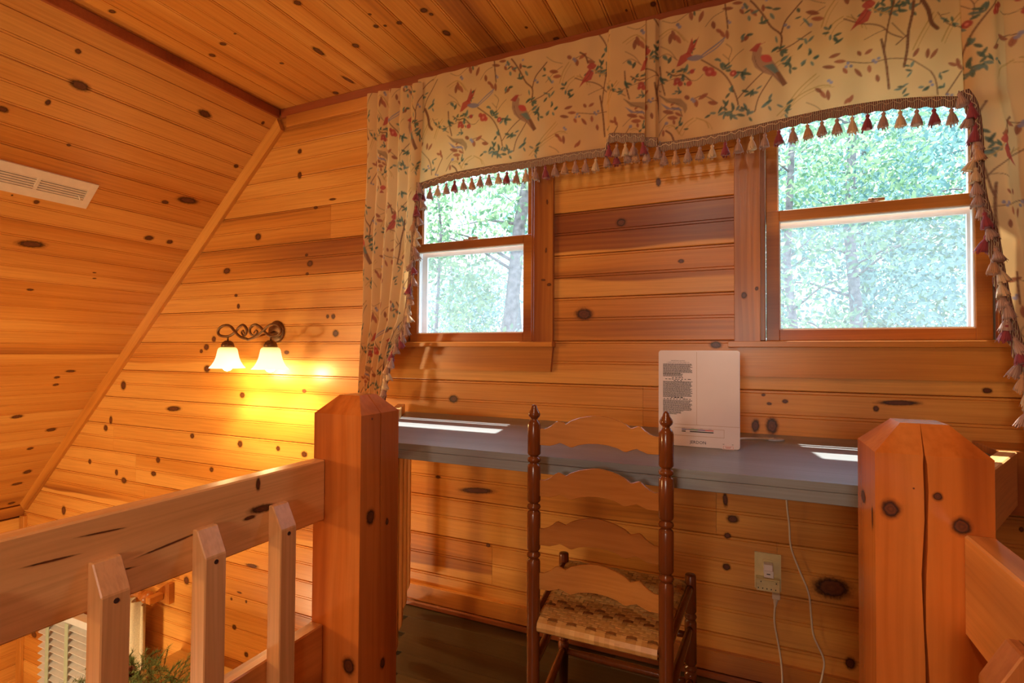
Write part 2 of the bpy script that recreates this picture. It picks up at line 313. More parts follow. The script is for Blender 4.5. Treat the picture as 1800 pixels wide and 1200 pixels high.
KW, KS, KC = [[[-0.45,0.499,0.0218,0.0177],[-0.23,0.336,0.0119,0.0084],[-0.595,0.151,0.039,0.0269],[-0.112,0.03,0.0225,0.0141],[-0.311,0.637,0.0103,0.0193],[-1.186,-0.206,0.0258,0.0199],[0.442,-0.011,0.0188,0.0142],[0.637,-0.105,0.0131,0.0101],[0.422,-0.151,0.0606,0.0127],[0.362,-0.172,0.009,0.0108],[0.106,-0.16,0.0102,0.0077],[0.058,-0.17,0.0087,0.0058],[0.04,-0.141,0.007,0.0058],[0.015,-0.248,0.0142,0.0254],[0.066,-0.245,0.0207,0.0328],[0.408,-0.049,0.0103,0.0036],[-1.067,-0.592,0.0919,0.0199],[-1.011,-0.815,0.0107,0.0097],[-0.075,-0.636,0.0129,0.012],[-0.078,-0.745,0.0147,0.014],[0.238,-0.758,0.0596,0.04],[0.288,-0.987,0.017,0.022],[-1.262,-0.554,0.0147,0.0077],[-0.082,-0.512,0.0092,0.0278],[-0.058,-0.576,0.0218,0.016],[-2.406,0.611,0.0257,0.0216],[-2.646,0.441,0.0321,0.0191],[-2.033,0.443,0.0229,0.0174],[-2.057,0.488,0.0116,0.0088],[-2.051,0.392,0.0116,0.0087],[-2.57,0.302,0.0135,0.0094],[-2.55,0.242,0.0134,0.0156],[-1.912,0.172,0.011,0.0113],[-1.875,0.171,0.0145,0.0141],[-1.859,0.087,0.0217,0.0196],[-2.743,0.063,0.0188,0.0192],[-2.804,0.018,0.0239,0.0193],[-2.847,-0.005,0.0145,0.0129],[-2.185,-0.008,0.02,0.0118],[-2.796,-0.104,0.0286,0.0225],[-2.508,-0.241,0.0219,0.0185],[-2.06,-0.203,0.0154,0.0115],[-3.082,-0.343,0.0715,0.0235],[-3.747,-0.499,0.0244,0.0217],[-2.912,-0.49,0.0196,0.0163],[-2.519,-0.505,0.022,0.0215],[-2.236,-0.507,0.0162,0.0147],[-2.054,-0.521,0.0229,0.0172],[-3.913,-0.727,0.019,0.0184],[-3.623,-0.768,0.0177,0.0213],[-3.215,-0.654,0.0213,0.0203],[-3.255,-0.739,0.0268,0.0171],[-2.743,-0.665,0.0187,0.0159],[-3.545,-0.81,0.0289,0.0212],[-4.202,-1.08,0.0271,0.0341],[-2.114,1.028,0.0158,0.015],[-2.112,0.904,0.0157,0.0208],[-3.571,-0.222,0.0292,0.0319],[-3.694,-0.445,0.0181,0.0287],[-2.566,-1.345,0.0089,0.0093],[-2.452,-1.337,0.0086,0.0091],[-2.505,-1.299,0.0218,0.0073],[-2.54,-1.491,0.0176,0.0156],[-2.445,-1.614,0.0171,0.0154],[-2.413,-1.141,0.0507,0.0148],[-2.938,-1.315,0.0246,0.026],[-4.913,-2.043,0.0473,0.0377],[-4.532,-1.978,0.0363,0.0246],[-2.258,-1.191,0.0162,0.0092],[0.658,-0.641,0.0077,0.01],[0.71,-0.502,0.0063,0.0082],[-1.472,-0.931,0.0126,0.0105],[-1.889,0.754,0.0256,0.009],[-2.0,0.724,0.0152,0.0088]],[[-0.876,0.079,0.0145,0.0152],[-0.887,0.324,0.0127,0.0195],[-0.997,0.414,0.0237,0.0184],[-0.762,0.478,0.0109,0.0092],[-0.067,0.304,0.0189,0.0172],[-0.768,0.796,0.0154,0.0156],[-0.854,0.788,0.0054,0.006],[-0.709,1.031,0.0736,0.05],[-0.19,0.586,0.0761,0.0352],[-0.149,0.871,0.0241,0.0198],[-0.258,0.871,0.0329,0.0235],[-0.622,1.312,0.0198,0.0116],[-0.404,1.154,0.0124,0.0062],[-0.389,1.193,0.0126,0.0062],[-0.229,1.928,0.0359,0.0155],[-0.278,1.98,0.0208,0.0155],[-0.261,2.047,0.0212,0.0159],[-0.355,2.325,0.0405,0.0232],[-0.13,2.493,0.0404,0.026],[-0.18,2.672,0.0235,0.02],[-0.108,2.939,0.033,0.0363],[-0.123,3.065,0.0418,0.021],[-0.08,3.301,0.0292,0.0197],[-0.075,0.022,0.0119,0.0145],[-0.287,0.631,0.0258,0.0158],[-0.823,0.207,0.0493,0.0285],[-0.35,0.104,0.0458,0.0246]],[[1.147,-2.166,0.0138,0.0283],[1.457,-1.975,0.0163,0.0268],[1.496,-2.094,0.0173,0.0287],[1.662,-1.871,0.0109,0.0145],[1.392,-1.493,0.0184,0.0257],[1.688,-1.482,0.0212,0.0257],[1.962,-1.843,0.0189,0.0225],[1.613,-1.097,0.0177,0.0267],[1.643,-1.084,0.0121,0.0122],[1.637,-1.225,0.0136,0.0182],[1.618,-1.321,0.0152,0.0155],[1.629,-1.286,0.0094,0.0106],[1.766,-1.093,0.0275,0.0261],[1.86,-0.79,0.0106,0.0091],[1.915,-0.413,0.01,0.0061],[1.919,-0.317,0.0203,0.0154],[1.977,-0.708,0.0168,0.0195],[1.657,-1.653,0.047,0.06],[1.89,-1.701,0.0517,0.06],[1.429,-1.867,0.0059,0.0092],[1.55,-1.295,0.0087,0.0102]]]

# ================================================================== the room shell
SA = Vector((-2.279, 0, E + 1.193)); SL = Vector((-.728, 0, -.685)).normalized()   # sloped ceiling: a point on it, and downhill
slx = lambda z: SA.x + (z - SA.z) * SL.x / SL.z                                     # x of the slope at height z
WR, YR = 2.0, -3.4                                                                 # right wall, rear wall
W1, W2 = -1.1245, .354                                                             # window centres
def xz_prism(poly, y0, y1, g):
    n = len(poly); return g.add([(x, y0, z) for x, z in poly] + [(x, y1, z) for x, z in poly], [tuple(range(n)), tuple(range(2 * n - 1, n - 1, -1))] + [(i, n + i, n + (i + 1) % n, (i + 1) % n) for i in range(n)])
g = G_(); zo0, zo1 = E + .02, E + 1.03
xz_prism([(-4.75, G), (WR + .1, G), (WR + .1, zo0), (slx(zo0) - .03, zo0), (-4.75, E - 1.107)], YB + T, YB + .13, g)
xz_prism([(slx(zo0) - .03, zo0), (W1 - .34, zo0), (W1 - .34, zo1), (slx(zo1) - .03, zo1)], YB + T, YB + .13, g)
xz_prism([(W1 + .34, zo0), (W2 - .34, zo0), (W2 - .34, zo1), (W1 + .34, zo1)], YB + T, YB + .13, g)
xz_prism([(W2 + .34, zo0), (WR + .1, zo0), (WR + .1, zo1), (W2 + .34, zo1)], YB + T, YB + .13, g)
xz_prism([(slx(zo1) - .03, zo1), (WR + .1, zo1), (WR + .1, E + 1.32), (-2.24, E + 1.32)], YB + T, YB + .13, g)
wall_back = struct(g.ob('wall_back', 'pine_x'))
for c in [wall_back]: c.location = c.location  # origin at its own centre
def anchor(o):
    """planks are given in world coordinates: shift them under a parent that has an origin of its own"""
    for ch in o.children:
        ch.location = ch.location - o.location
saps = {2: .07, 1: .36}
tones = {2: 1.0, 1: .74, 0: .30, 3: .22, 4: .30, -1: .30, -2: .26, 5: .5}
butts = {-4: [-3.663, -.1115], -5: [-3.43, .08], -6: [-3.335, -.992], -2: [-.367], -8: [-3.0], -9: [-2.2], -11: [-2.7], 3: [-1.9]}
for k in range(-22, 7):
    z = E + .046 + .171 * k
    lo = slx(z) - .004 if z > E - 1.10 else -4.72; sh = SL.x / SL.z if z > E - 1.10 else 0
    segs = [(lo, WR)] if (k < 0 or k == 6) else [(lo, W1 - .36), (W1 + .35, W2 - .35), (W2 + .37, WR)]
    for si, (a, b) in enumerate(segs):
        cuts = [a] + [c for c in butts.get(k, []) if a < c < b] + [b]
        for i in range(len(cuts) - 1):
            t = tones.get(k) if (si == 1 or k < 0) and k in tones else None
            if a > -1 and t is None: t = rng.uniform(.15, .4)
            if cuts[i + 1] < -1.4 or k < -3: t = rng.uniform(.05, .55)
            plank(wall_back, (0, YB, z), (1, 0, 0), (0, 0, 1), cuts[i], cuts[i + 1], .171, sh0=sh if i == 0 and si == 0 else 0, tone=t, sap=saps.get(k) if si == 1 else None)
knots_on(wall_back, (0, YB, E), (1, 0, 0), (0, 0, 1), KW)
anchor(wall_back)

# flat ceiling
g = G_().box(-2.26, WR, YR, YB + .1, E + 1.262 + T, E + 1.34); ceiling = struct(g.ob('ceiling', 'pine_y'))
plank(ceiling, (-2.243, 0, E + 1.262), (0, 1, 0), (1, 0, 0), YR, YB, .112, tone=.3, bead=False)
x = -.483 - .183 * 9
while x < WR - .1:
    if x + .183 > -2.24:
        cut = rng.uniform(-1.8, .5)
        for a, b in ((YR, cut), (cut, YB)): plank(ceiling, (x, 0, E + 1.262), (0, 1, 0), (1, 0, 0), a, b, .183 if x > -2.25 else .17, tone=rng.uniform(.28, .62))
    x += .183
knots_on(ceiling, (0, 0, E + 1.262), (0, 1, 0), (1, 0, 0), [(a, b, c * .85, min(d, .022) * .75) for a, b, c, d in KC]); anchor(ceiling)

# sloped ceiling down to the knee wall
SN = Vector((SL.z, 0, -SL.x))                # outwards
g = G_(); Ls = 3.36; o0 = SA - SL * .075 + SN * T; o1 = SA + SL * (Ls + .02) + SN * T
P8 = [Vector((p.x, y, p.z)) + SN * s for y in (YR, YB + .1) for s in (0, .07) for p in (o0, o1)]
g.add(P8, [(0, 1, 3, 2), (4, 6, 7, 5), (0, 4, 5, 1), (2, 3, 7, 6), (0, 2, 6, 4), (1, 5, 7, 3)])
slope = struct(g.ob('ceiling_slope', 'pine_y')); slope['label'] = 'sloped pine ceiling over the great room'
s = .0376 - .1745 + .063; row = 0
w0 = .1745
s = .211 - .1745 * 1
plank(slope, SA - SL * .055, (0, -1, 0), SL, -YB, -YR, .0905, tone=.32, bead=False)
while s < Ls - .02:
    cut = -rng.uniform(-1.5, .6); ww = min(w0, Ls - s)
    for a, b in ((-YB, cut), (cut, -YR)): plank(slope, SA + SL * s, (0, -1, 0), SL, a, b, ww, tone=rng.uniform(.02, .50))
    s += w0
knots_on(slope, (SA.x, YB, SA.z), (0, -1, 0), SL, [(-a, b, c * .8, min(d, .03) * .8) for a, b, c, d in KS]); anchor(slope)

# other walls, floors
wl = struct(G_().box(-4.85, -4.72 - T, YR, YB + .1, G, E - 1.10).ob('wall_left', 'pine_y'))
z = E - 1.19 - .171
while z > G:
    plank(wl, (-4.72, 0, z), (0, -1, 0), (0, 0, 1) if False else (0, 0, 1), -YB, -YR, .171, tone=rng.uniform(.1, .4)) if False else plank(wl, (-4.72, 0, z + .171), (0, -1, 0), (0, 0, -1), -YB, -YR, .171, tone=rng.uniform(.1, .4))
    z -= .171
anchor(wl)
struct(G_().box(WR, WR + .1, YR, YB + .1, G, E + 1.34).ob('wall_right', 'pine_y'))
struct(G_().box(-4.85, WR + .1, YR - .1, YR, G, E + 1.34).ob('wall_rear', 'pine_x'))
struct(G_().box(-4.85, WR + .1, YR - .1, YB + .13, G - .1, G).ob('floor_great_room', 'floor'))['label'] = 'floor of the great room below the loft'
xl = lambda y: -.945 if y < 1.09 else -.93 - .59 * (y - 1.09)
xr = lambda y: .315 if y < 1.09 else .315 + .4834 * (y - 1.09)
fl = struct(G_().prism([(-.945, YR), (.315, YR), (.315, 1.09), (xr(YB), YB), (xl(YB), YB), (-.945, 1.09)], -.26, -.016).ob('floor', 'floor'))
y = YB; k = 0
while y > .2:
    y0 = y - .115; c = [xl(y0), rng.uniform(-.7, .0), xr(y0)]
    for i in range(2):
        if c[i + 1] - c[i] > .05: plank(fl, (0, y0, 0), (1, 0, 0), (0, 1, 0), c[i], c[i + 1], .115, tone=rng.uniform(.1, .6), mat='floor', bead=False)
    y = y0
struct(G_().box(-.945, .315, YR, y - .001, -.016, 0).ob('floor_rear', 'floor')); anchor(fl)

# trims
def trim(name, x0, x1, y0, y1, z0, z1, mat, label=None, bev=.002):
    o = struct(bx(name, x0, x1, y0, y1, z0, z1, mat, None, bev)); o.color = (.25, 0, 0, 1)
    if label: o['label'] = label
    return o
trim('trim_1', -2.236, WR, YB - .018, YB, E + 1.219, E + 1.262, 'red_trim', 'dark red cove strip along the top of the window wall')
trim('trim_2', -2.19, WR, YB - .022, YB, E + 1.160, E + 1.219, 'pine_x', 'light pine board below the dark cove strip')
o = trim('trim_3', -2.256, -2.238, YR, YB - .018, E + 1.217, E + 1.262, 'red_trim', 'dark red cove strip where flat ceiling meets slope')
g = G_(); pw = .066
a = SA + SL * -.03; b = SA + SL * 3.34; nI = -SN
q4 = [a + nI * .0, b + nI * .0, b + nI * pw - SL * .02, a + nI * pw + SL * .02]
xz_prism([(p.x, p.z) for p in q4], YB - .022, YB, g); o = struct(g.ob('trim_4', 'pine_x')); o['label'] = 'raking pine board where the slope meets the window wall'; o.color = (.2, 0, 0, 1)
# this board is drawn in its own frame so the grain follows the rake
me = o.data; c0 = o.location.copy(); rot = Matrix.Rotation(math.atan2(SL.z, SL.x), 4, 'Y'); me.transform(rot); o.matrix_world = Matrix.Translation(c0) @ rot.inverted()
trim('trim_5', -4.72, -4.70, YR, YB, E - 1.175, E - 1.105, 'pine_y', 'light pine board along the foot of the sloped ceiling')
trim('trim_6', -4.72, -4.66, YB - .02, YB, G, E - 1.175, 'pine_z', 'upright corner board of the knee wall')
o = trim('baseboard_back', -1.50, 1.0, YB - .020, YB, .022, .092, 'pine_x'); G_
o2 = mk('shoe_moulding', *(lambda g: (g.v, g.f))(G_().box(-1.48, .80, YB - .034, YB - .020, 0, .022, .004)), 'pine_x', o)

# ================================================================== windows
def window(i, cx):
    root = struct(G_().box(cx - .345, cx - .328, YB - .002, YB + .13, E + .02, E + 1.03).box(cx + .328, cx + .345, YB - .002, YB + .13, E + .02, E + 1.03)
                  .box(cx - .328, cx + .328, YB - .002, YB + .13, E + 1.0, E + 1.03).box(cx - .328, cx + .328, YB + .005, YB + .13, E + .02, E + .044).ob('window_%d' % i, 'pine_z')); root.color = (.3, 0, 0, 1)
    def P(name, x0, x1, y0, y1, z0, z1, mat, par=root, bev=.0015):
        o = bx(name, x0, x1, y0, y1, z0, z1, mat, par, bev); o.color = (.32, 0, 0, 1); return o
    for s in (-1, 1):
        a, b = sorted((cx + s * .322, cx + s * .405)); o = P('casing', a, b, YB - .020, YB, E + .040, E + 1.0, 'pine_z'); o.color = (.42 if i == 2 else .5, 0, 0, 1)
        a, b = sorted((cx + s * .308, cx + s * .326)); P('window_stop', a, b, YB - .010, YB + .012, E + .045, E + 1.0, 'pine_z')
        a, b = sorted((cx + s * .3035, cx + s * .328)); P('jamb_liner', a, b, YB + .046, YB + .12, E + .045, E + 1.0, 'white')['label'] = 'white vinyl jamb liner'
    P('casing', cx - .405, cx + .405, YB - .020, YB, E + 1.0, E + 1.083, 'pine_x')
    P('sill', cx - .425, cx + .412, YB - .045, YB + .03, E + .022, E + .042, 'pine_x')
    g = G_(); xz_prism([(cx - .395, E + .022), (cx + .405, E + .022), (cx + .396, E - .078), (cx - .395, E - .078)], YB - .020, YB, g); g.ob('apron', 'pine_x', root).color = (.22, 0, 0, 1)
    for nm, y0, zb, gb, gt, zt, gw in (('lower_sash', YB + .010, .045, .082, .455, .490, .2632), ('upper_sash', YB + .050, .462, .492, .950, .998, .2660)):
        g = G_(); sw = .3028; y1 = y0 + .034
        for s in (-1, 1): a, b = sorted((cx + s * gw, cx + s * sw)); g.box(a, b, y0, y1, E + zb, E + zt, .0015)
        g.box(cx - gw, cx + gw, y0, y1, E + zb, E + gb, .0015).box(cx - gw, cx + gw, y0, y1, E + gt, E + zt, .0015)
        s_ = g.ob(nm, 'pine_x', root); s_.color = (.34, 0, 0, 1)
        g = G_(); t = .004; yy = (y0 + y1) / 2
        g.box(cx - gw, cx - gw + t, yy - .008, yy + .008, E + gb, E + gt).box(cx + gw - t, cx + gw, yy - .008, yy + .008, E + gb, E + gt)
        g.box(cx - gw + t, cx + gw - t, yy - .008, yy + .008, E + gb, E + gb + t).box(cx - gw + t, cx + gw - t, yy - .008, yy + .008, E + gt - t, E + gt); g.ob('glazing_bead', 'white', s_)
        mk('pane', [(cx - gw, yy, E + gb), (cx + gw, yy, E + gb), (cx + gw, yy, E + gt), (cx - gw, yy, E + gt)], [(0, 1, 2, 3)], 'glass', s_)
    # insect screen outside the lower half
    g = G_(); y0 = YB + .100
    g.box(cx - .298, cx - .270, y0, y0 + .010, E + .048, E + .470).box(cx + .270, cx + .298, y0, y0 + .010, E + .048, E + .470).box(cx - .27, cx + .27, y0, y0 + .010, E + .048, E + .066).box(cx - .27, cx + .27, y0, y0 + .010, E + .446, E + .470)
    f = g.ob('screen_frame', 'white', root); mk('screen_mesh', [(cx - .27, y0 + .005, E + .066), (cx + .27, y0 + .005, E + .066), (cx + .27, y0 + .005, E + .446), (cx - .27, y0 + .005, E + .446)], [(0, 1, 2, 3)], 'screen', f)
    g = G_().box(cx - .028, cx + .022, YB + .014, YB + .040, E + .490, E + .496, .001).box(cx - .005, cx + .040, YB + .018, YB + .030, E + .496, E + .504, .001).lathe([(.010, 0), (.010, .008), (.006, .011)], (cx + .004, YB + .026, E + .496), 12)
    g.ob('sash_lock', 'lock', root)
    return root
window(1, W1); window(2, W2)
casing_knots = [[-.0193, .2005, .010, .013], [.0199, .2224, .006, .0075], [-.7602, .2916, .011, .0046], [-.735, .2717, .010, .007], [-.7446, .6059, .0045, .0115], [-.7485, .4105, .0045, .0115]]
w1o = bpy.data.objects['window_1']; w2o = bpy.data.objects['window_2']
for ww, kk in ((w2o, casing_knots[:2]), (w1o, casing_knots[2:])):
    k_ = knots_on(ww, (0, YB - .0203, E), (1, 0, 0), (0, 0, 1), kk); k_.location = k_.location - ww.location; k_['label'] = 'small dark knots in the window casing'

# ================================================================== posts and railings
def post(name, x0, x1, y0, y1, label, face, cen, wid, zs, fl_knots):
    root_loc = ((x0 + x1) / 2, (y0 + y1) / 2, 0)
    t = thing(name, root_loc, label, 'post', None)
    v = []; f = []; zt = E - .147; Z = [z for z in zs] + [zt, E - .105]
    for z in Z:
        i = .040 if z > zt else 0; a, b, c, d = x0 + i, x1 - i, y0 + i, y1 - i; m = cen(z); h = wid(z) / 2; dep = .028 if h > .0001 else .0002; h = max(h, .00005)
        if z > zt: dep = min(dep, .012)
        if face == 'y': xm = x0 + (x1 - x0) * m + (i * (1 - 2 * m) if i else 0); ring = [(a, c), (xm - h, c), (xm, c + dep), (xm + h, c), (b, c), (b, d), (a, d)]
        else: ym = y0 + (y1 - y0) * m + (i * (1 - 2 * m) if i else 0); ring = [(a, c), (b, c), (b, ym - h), (b - dep, ym), (b, ym + h), (b, d), (a, d)]
        v += [(x, y, z) for x, y in ring]
    n = 7
    for k in range(len(Z) - 1):
        for j in range(n): f.append((k * n + j, k * n + (j + 1) % n, (k + 1) * n + (j + 1) % n, (k + 1) * n + j))
    f.append(tuple(range(n))[::-1]); f.append(tuple((len(Z) - 1) * n + j for j in range(n)))
    o = mk('shaft', v, f, 'post', t); o.color = (.30, 0, 0, 1)
    if name: pass
    for org, ux, uy, kk in fl_knots:
        k_ = knots_on(t, org, ux, uy, kk); k_.location = k_.location - t.location; k_['label'] = 'dark knots in the post'
    return t
zs = [0.0] + [E - 1.0 + .04 * k for k in range(22)]
jit = {round(z, 3): rng.uniform(-1, 1) for z in zs}
def cenR(z): return .43 + .014 * math.sin((z - E) * 22) + .004 * jit.get(round(z, 3), 0)
def widR(z):
    r = z - E
    if r > -.11: return .0004
    if r > -.15: return .0022
    if r > -.27: return .0052 + .001 * math.sin(r * 60)
    if r > -.34: return .0060
    return .0040 + .0012 * math.sin(r * 35)
def cenL(z): return .52 + .02 * math.sin((z - E) * 7)
def widL(z): return .0032 if z - E > -.42 else .0015 if z - E > -.56 else 0
post('newel_post', -.945, -.805, .95, 1.09, 'thick square pine newel post beside the left end of the grey desk', 'x', cenL, widL, zs,
     [((-.805, 0, E), (0, 1, 0), (0, 0, 1), [[.9858, -.3839, .0165, .0210], [1.0471, -.4121, .006, .0100], [1.0355, -.7456, .0105, .0150], [.9879, -.1576, .003, .003]]), ((0, .95, E), (1, 0, 0), (0, 0, 1), [[-.8322, -.7134, .020, .0225]])])
post('newel_post', .17, .31, .95, 1.09, 'massive square pine newel post with a long open crack in front of the desk', 'y', cenR, widR, zs,
     [((0, .95, E), (1, 0, 0), (0, 0, 1), [[.189, -.2293, .0135, .0150], [.2454, -.2042, .0065, .0072], [.2723, -.2436, .013, .014], [.2173, -.1959, .0015, .0015]]), ((.17, 1.0, E), (0, -1, 0), (0, 0, 1), [[-.04, -.235, .020, .012], [.030, -.250, .006, .020]])])

def railing(name, label, org, u, L, side, balpos, zt=-.254, low=True, balbot=.10, h=.141, start=0.0, bside=None, group=None):
    """rail from org along the horizontal unit vector u for L; balusters on the given side"""
    u = Vector((*u, 0)).normalized(); n = Vector((-u.y, u.x, 0)) * side
    t = thing(name, (org[0], org[1], 0), label, 'railing', group)
    rotm = Matrix(((u.x, -u.y, 0, 0), (u.y, u.x, 0, 0), (0, 0, 1, 0), (0, 0, 0, 1)))
    def box(nm, a0, a1, n0, n1, z0, z1, mat, tone=.25, bev=.003):
        g = G_().box(a0, a1, min(n0 * side, n1 * side), max(n0 * side, n1 * side), z0, z1, bev); me = bpy.data.meshes.new(nm)
        c = Vector(((a0 + a1) / 2, (n0 + n1) / 2 * side, (z0 + z1) / 2)); me.from_pydata([Vector(v) - c for v in g.v], [], g.f)
        o = link(nm, me, t, M[mat]); o.matrix_basis = rotm @ Matrix.Translation(c); o.color = (tone, 0, 0, 1); return o
    wx = lambda m: m
    box('top_rail', start, L, -.036, 0, E + zt - h, E + zt, 'rail_x', .04)
    if low: box('lower_rail', start, L, -.036, 0, E - .800, E - .636, 'rail_x', .55)
    for p in balpos:
        # baluster: square stick with a chamfered head, its outer face leaning back over the top rail
        a0, a1, d, z0, z1 = p - .0205, p + .0205, .037, balbot, E + zt - .066
        prof = [(0, z0), (d, z0 + .0), (d, z1 - .047), (.012, z1), (0, z1)] if balbot > .2 else [(0, z0), (d - .018, z0), (d, z0 + .03), (d, z1 - .047), (.012, z1), (0, z1)]
        m = len(prof); me = bpy.data.meshes.new('baluster'); c = Vector((p, d / 2 * side, (z0 + z1) / 2))
        vv = [Vector((a0, y * side, z)) - c for y, z in prof] + [Vector((a1, y * side, z)) - c for y, z in prof]
        ff = [tuple(range(m)), tuple(range(2 * m - 1, m - 1, -1))] + [(i, m + i, m + (i + 1) % m, (i + 1) % m) for i in range(m)]
        me.from_pydata(vv, [], ff); bmm = bmesh.new(); bmm.from_mesh(me); bmesh.ops.recalc_face_normals(bmm, faces=bmm.faces); bmesh.ops.bevel(bmm, geom=bmm.edges[:], offset=.0018, segments=1, affect='EDGES', profile=.5); bmm.to_mesh(me); bmm.free()
        o = link('baluster', me, t, M['baluster']); o.matrix_basis = rotm @ Matrix.Translation(c); o.color = (rng.uniform(.0, .2), 0, 0, 1)
        s = G_().lathe([(.0042, 0), (.0040, .0008), (.001, .001)], (0, 0, 0), 10, Matrix.Rotation(R(-90) * side, 3, 'X')); ms = bpy.data.meshes.new('screw'); ms.from_pydata(s.v, [], s.f)
        so = link('screw', ms, o, M['crack']); so.location = (0.0, d / 2 * side, (z1 - .058) - c.z)
    return t
M['rail_x'] = wood('pine_rail_board', 'x', light=(.90, .53, .21), mid=(.78, .37, .11), dark=(.24, .07, .02), bias=.02, rough=.30, fine=.8, bump=.2, wav=1.5)
left_bal = [.811 + .163 * k for k in range(-14, 1)]
railing('loft_railing', 'pine loft railing with upright balusters running forward from the left newel post', (-.909, YR), (0, 1), .95 - YR, -1, [b - YR for b in left_bal if b > -1.2])
lr = bpy.data.objects['loft_railing']
k_ = knots_on(lr, (-.9087, 0, E), (0, 1, 0), (0, 0, 1), [[.7769, -.3219, .036, .0125], [.7640, -.2700, .006, .0150], [.745, -.332, .016, .006], [.5893, -.3323, .055, .0028], [.5008, -.3477, .035, .0022], [.4836, -.2805, .035, .0020], [.4189, -.3009, .035, .0024]]); k_.location = k_.location - lr.location; k_['label'] = 'dark burl knot and streaks in the top rail'
railing('loft_railing', 'pine railing running toward the camera from the cracked right newel post', (.275, YR), (0, 1), .95 - YR, 1, [YR * -1 + .762 - .163 * k for k in range(10)])
for c_ in bpy.data.objects['loft_railing.001'].children:
    c_.color = (.62 if c_.name.startswith('top') else .45, 0, 0, 1)
# railings splayed from the posts to the window wall
ul = Vector((-.59, 1)).normalized(); ur = Vector((.4834, 1)).normalized(); Ll = (YB - .022 - 1.09) / ul.y; Lr = (YB - .2 - 1.09) / ur.y
railing('side_railing', 'pine railing splayed from the left newel post to the window wall under the desk end', (-.902, 1.09), ul, Ll, -1, [.12 + .163 * k for k in range(6)], zt=-.236, balbot=.09, start=.03, low=False)
railing('side_railing', 'short pine railing behind the cracked newel post, splayed back toward the window wall', (.290, 1.09), ur, Lr, -1, [], zt=-.252, start=.03, low=True)
o = bx('ledge', .60, 1.5, 1.81, YB - .001, E - .42, E - .254, 'pine_x', None); tag(o, 'wide dark pine ledge against the window wall behind the right railing', 'ledge'); o.color = (.62, 0, 0, 1)

# ================================================================== desk
th = thing('desk', (-.4, 1.65, 0), 'long grey-painted built-in desk top under the two windows', 'desk')
zt = E - .274; lx = lambda y: -.902 - .59 * (y - 1.09) + .041; lxx = lambda y: -.902 - .59 * (y - 1.09) + .001; rx = lambda y: .247 + .4834 * (y - 1.09) - .001
def desk_board(y0, y1, z0, z1, bev):
    bm = bmesh.new(); pts = [(lxx(y0), y0), (rx(y0), y0), (rx(y1), y1), (lxx(y1), y1)]
    vs = [bm.verts.new((x, y, z)) for z in (z0, z1) for x, y in pts]
    for q in ((3, 2, 1, 0), (4, 5, 6, 7), (0, 1, 5, 4), (1, 2, 6, 5), (2, 3, 7, 6), (3, 0, 4, 7)): bm.faces.new([vs[i] for i in q])
    bmesh.ops.bevel(bm, geom=bm.edges[:], offset=bev, segments=2, affect='EDGES', profile=.5); bm.verts.index_update()
    r = ([v.co.copy() for v in bm.verts], [[v.index for v in f.verts] for f in bm.faces]); bm.free(); return r
for y0, y1 in ((1.306, 1.800), (1.801, YB - .001)):
    v, f = desk_board(y0, y1, zt - .020, zt, .0012); o = mk('top_board', v, f, 'desk', th); o.color = (.3, 0, 0, 1)
o = bx('front_edge', lxx(1.306) - .0, rx(1.306) + .0, 1.3045, 1.326, zt - .046, zt - .0203, 'desk', th, .001); o.color = (.3, 0, 0, 1)
o = bx('wall_cleat', -1.30, .50, YB - .022, YB - .0005, zt - .075, zt - .0205, 'pine_x', th)
g = G_()
for yy in (1.45, 1.75): g.box(lxx(yy) + .05, rx(yy) - .04, yy - .02, yy + .02, zt - .045, zt - .0203)
g.ob('batten', 'pine_x', th)

# ================================================================== ladder-back chair
def stile_profile(top, rings, rad=.0165, bottom=0.0, finial=True):
    p = []
    if finial:
        p += [(.0004, top), (.0045, top - .001), (.0065, top - .004), (.0085, top - .011), (.0135, top - .019), (.0150, top - .024), (.0135, top - .029), (.0085, top - .034), (.0080, top - .037), (.0115, top - .040), (.0140, top - .044), (rad, top - .050)]
    else: p += [(.0004, top), (.0135, top), (.0150, top - .002)]
    for z in rings: p += [(rad, z + .016), (rad - .002, z + .012), (.0105, z + .0095), (.0105, z + .0075), (.0155, z + .0045), (.0170, z), (.0155, z - .0045), (.0105, z - .0075), (.0105, z - .0095), (rad - .002, z - .012), (rad, z - .016)]
    p += [(rad, min(rings) - .05 if rings else top - .05), (rad - .001, bottom + .2), (rad - .004, bottom + .01), (rad - .006, bottom)]
    return p
ch = thing('ladder_back_chair', (-.345, 1.4, 0), 'dark varnished ladder-back chair with a woven cane seat, pushed up to the desk', 'chair')
BL, BR, FL, FR = (-.4905, 1.22), (-.1725, 1.22), (-.535, 1.585), (-.157, 1.585)
for (x, y) in (BL, BR):
    o = G_().lathe(stile_profile(E - .130, [E - .266, E - .382, E - .500]), (x, y, 0), 20).ob('stile', 'chair', ch, True)
for (x, y) in (FL, FR):
    o = G_().lathe(stile_profile(E - .628, [E - .745, E - .89], .0165, 0, False), (x, y, 0), 18).ob('leg', 'chair', ch, True)
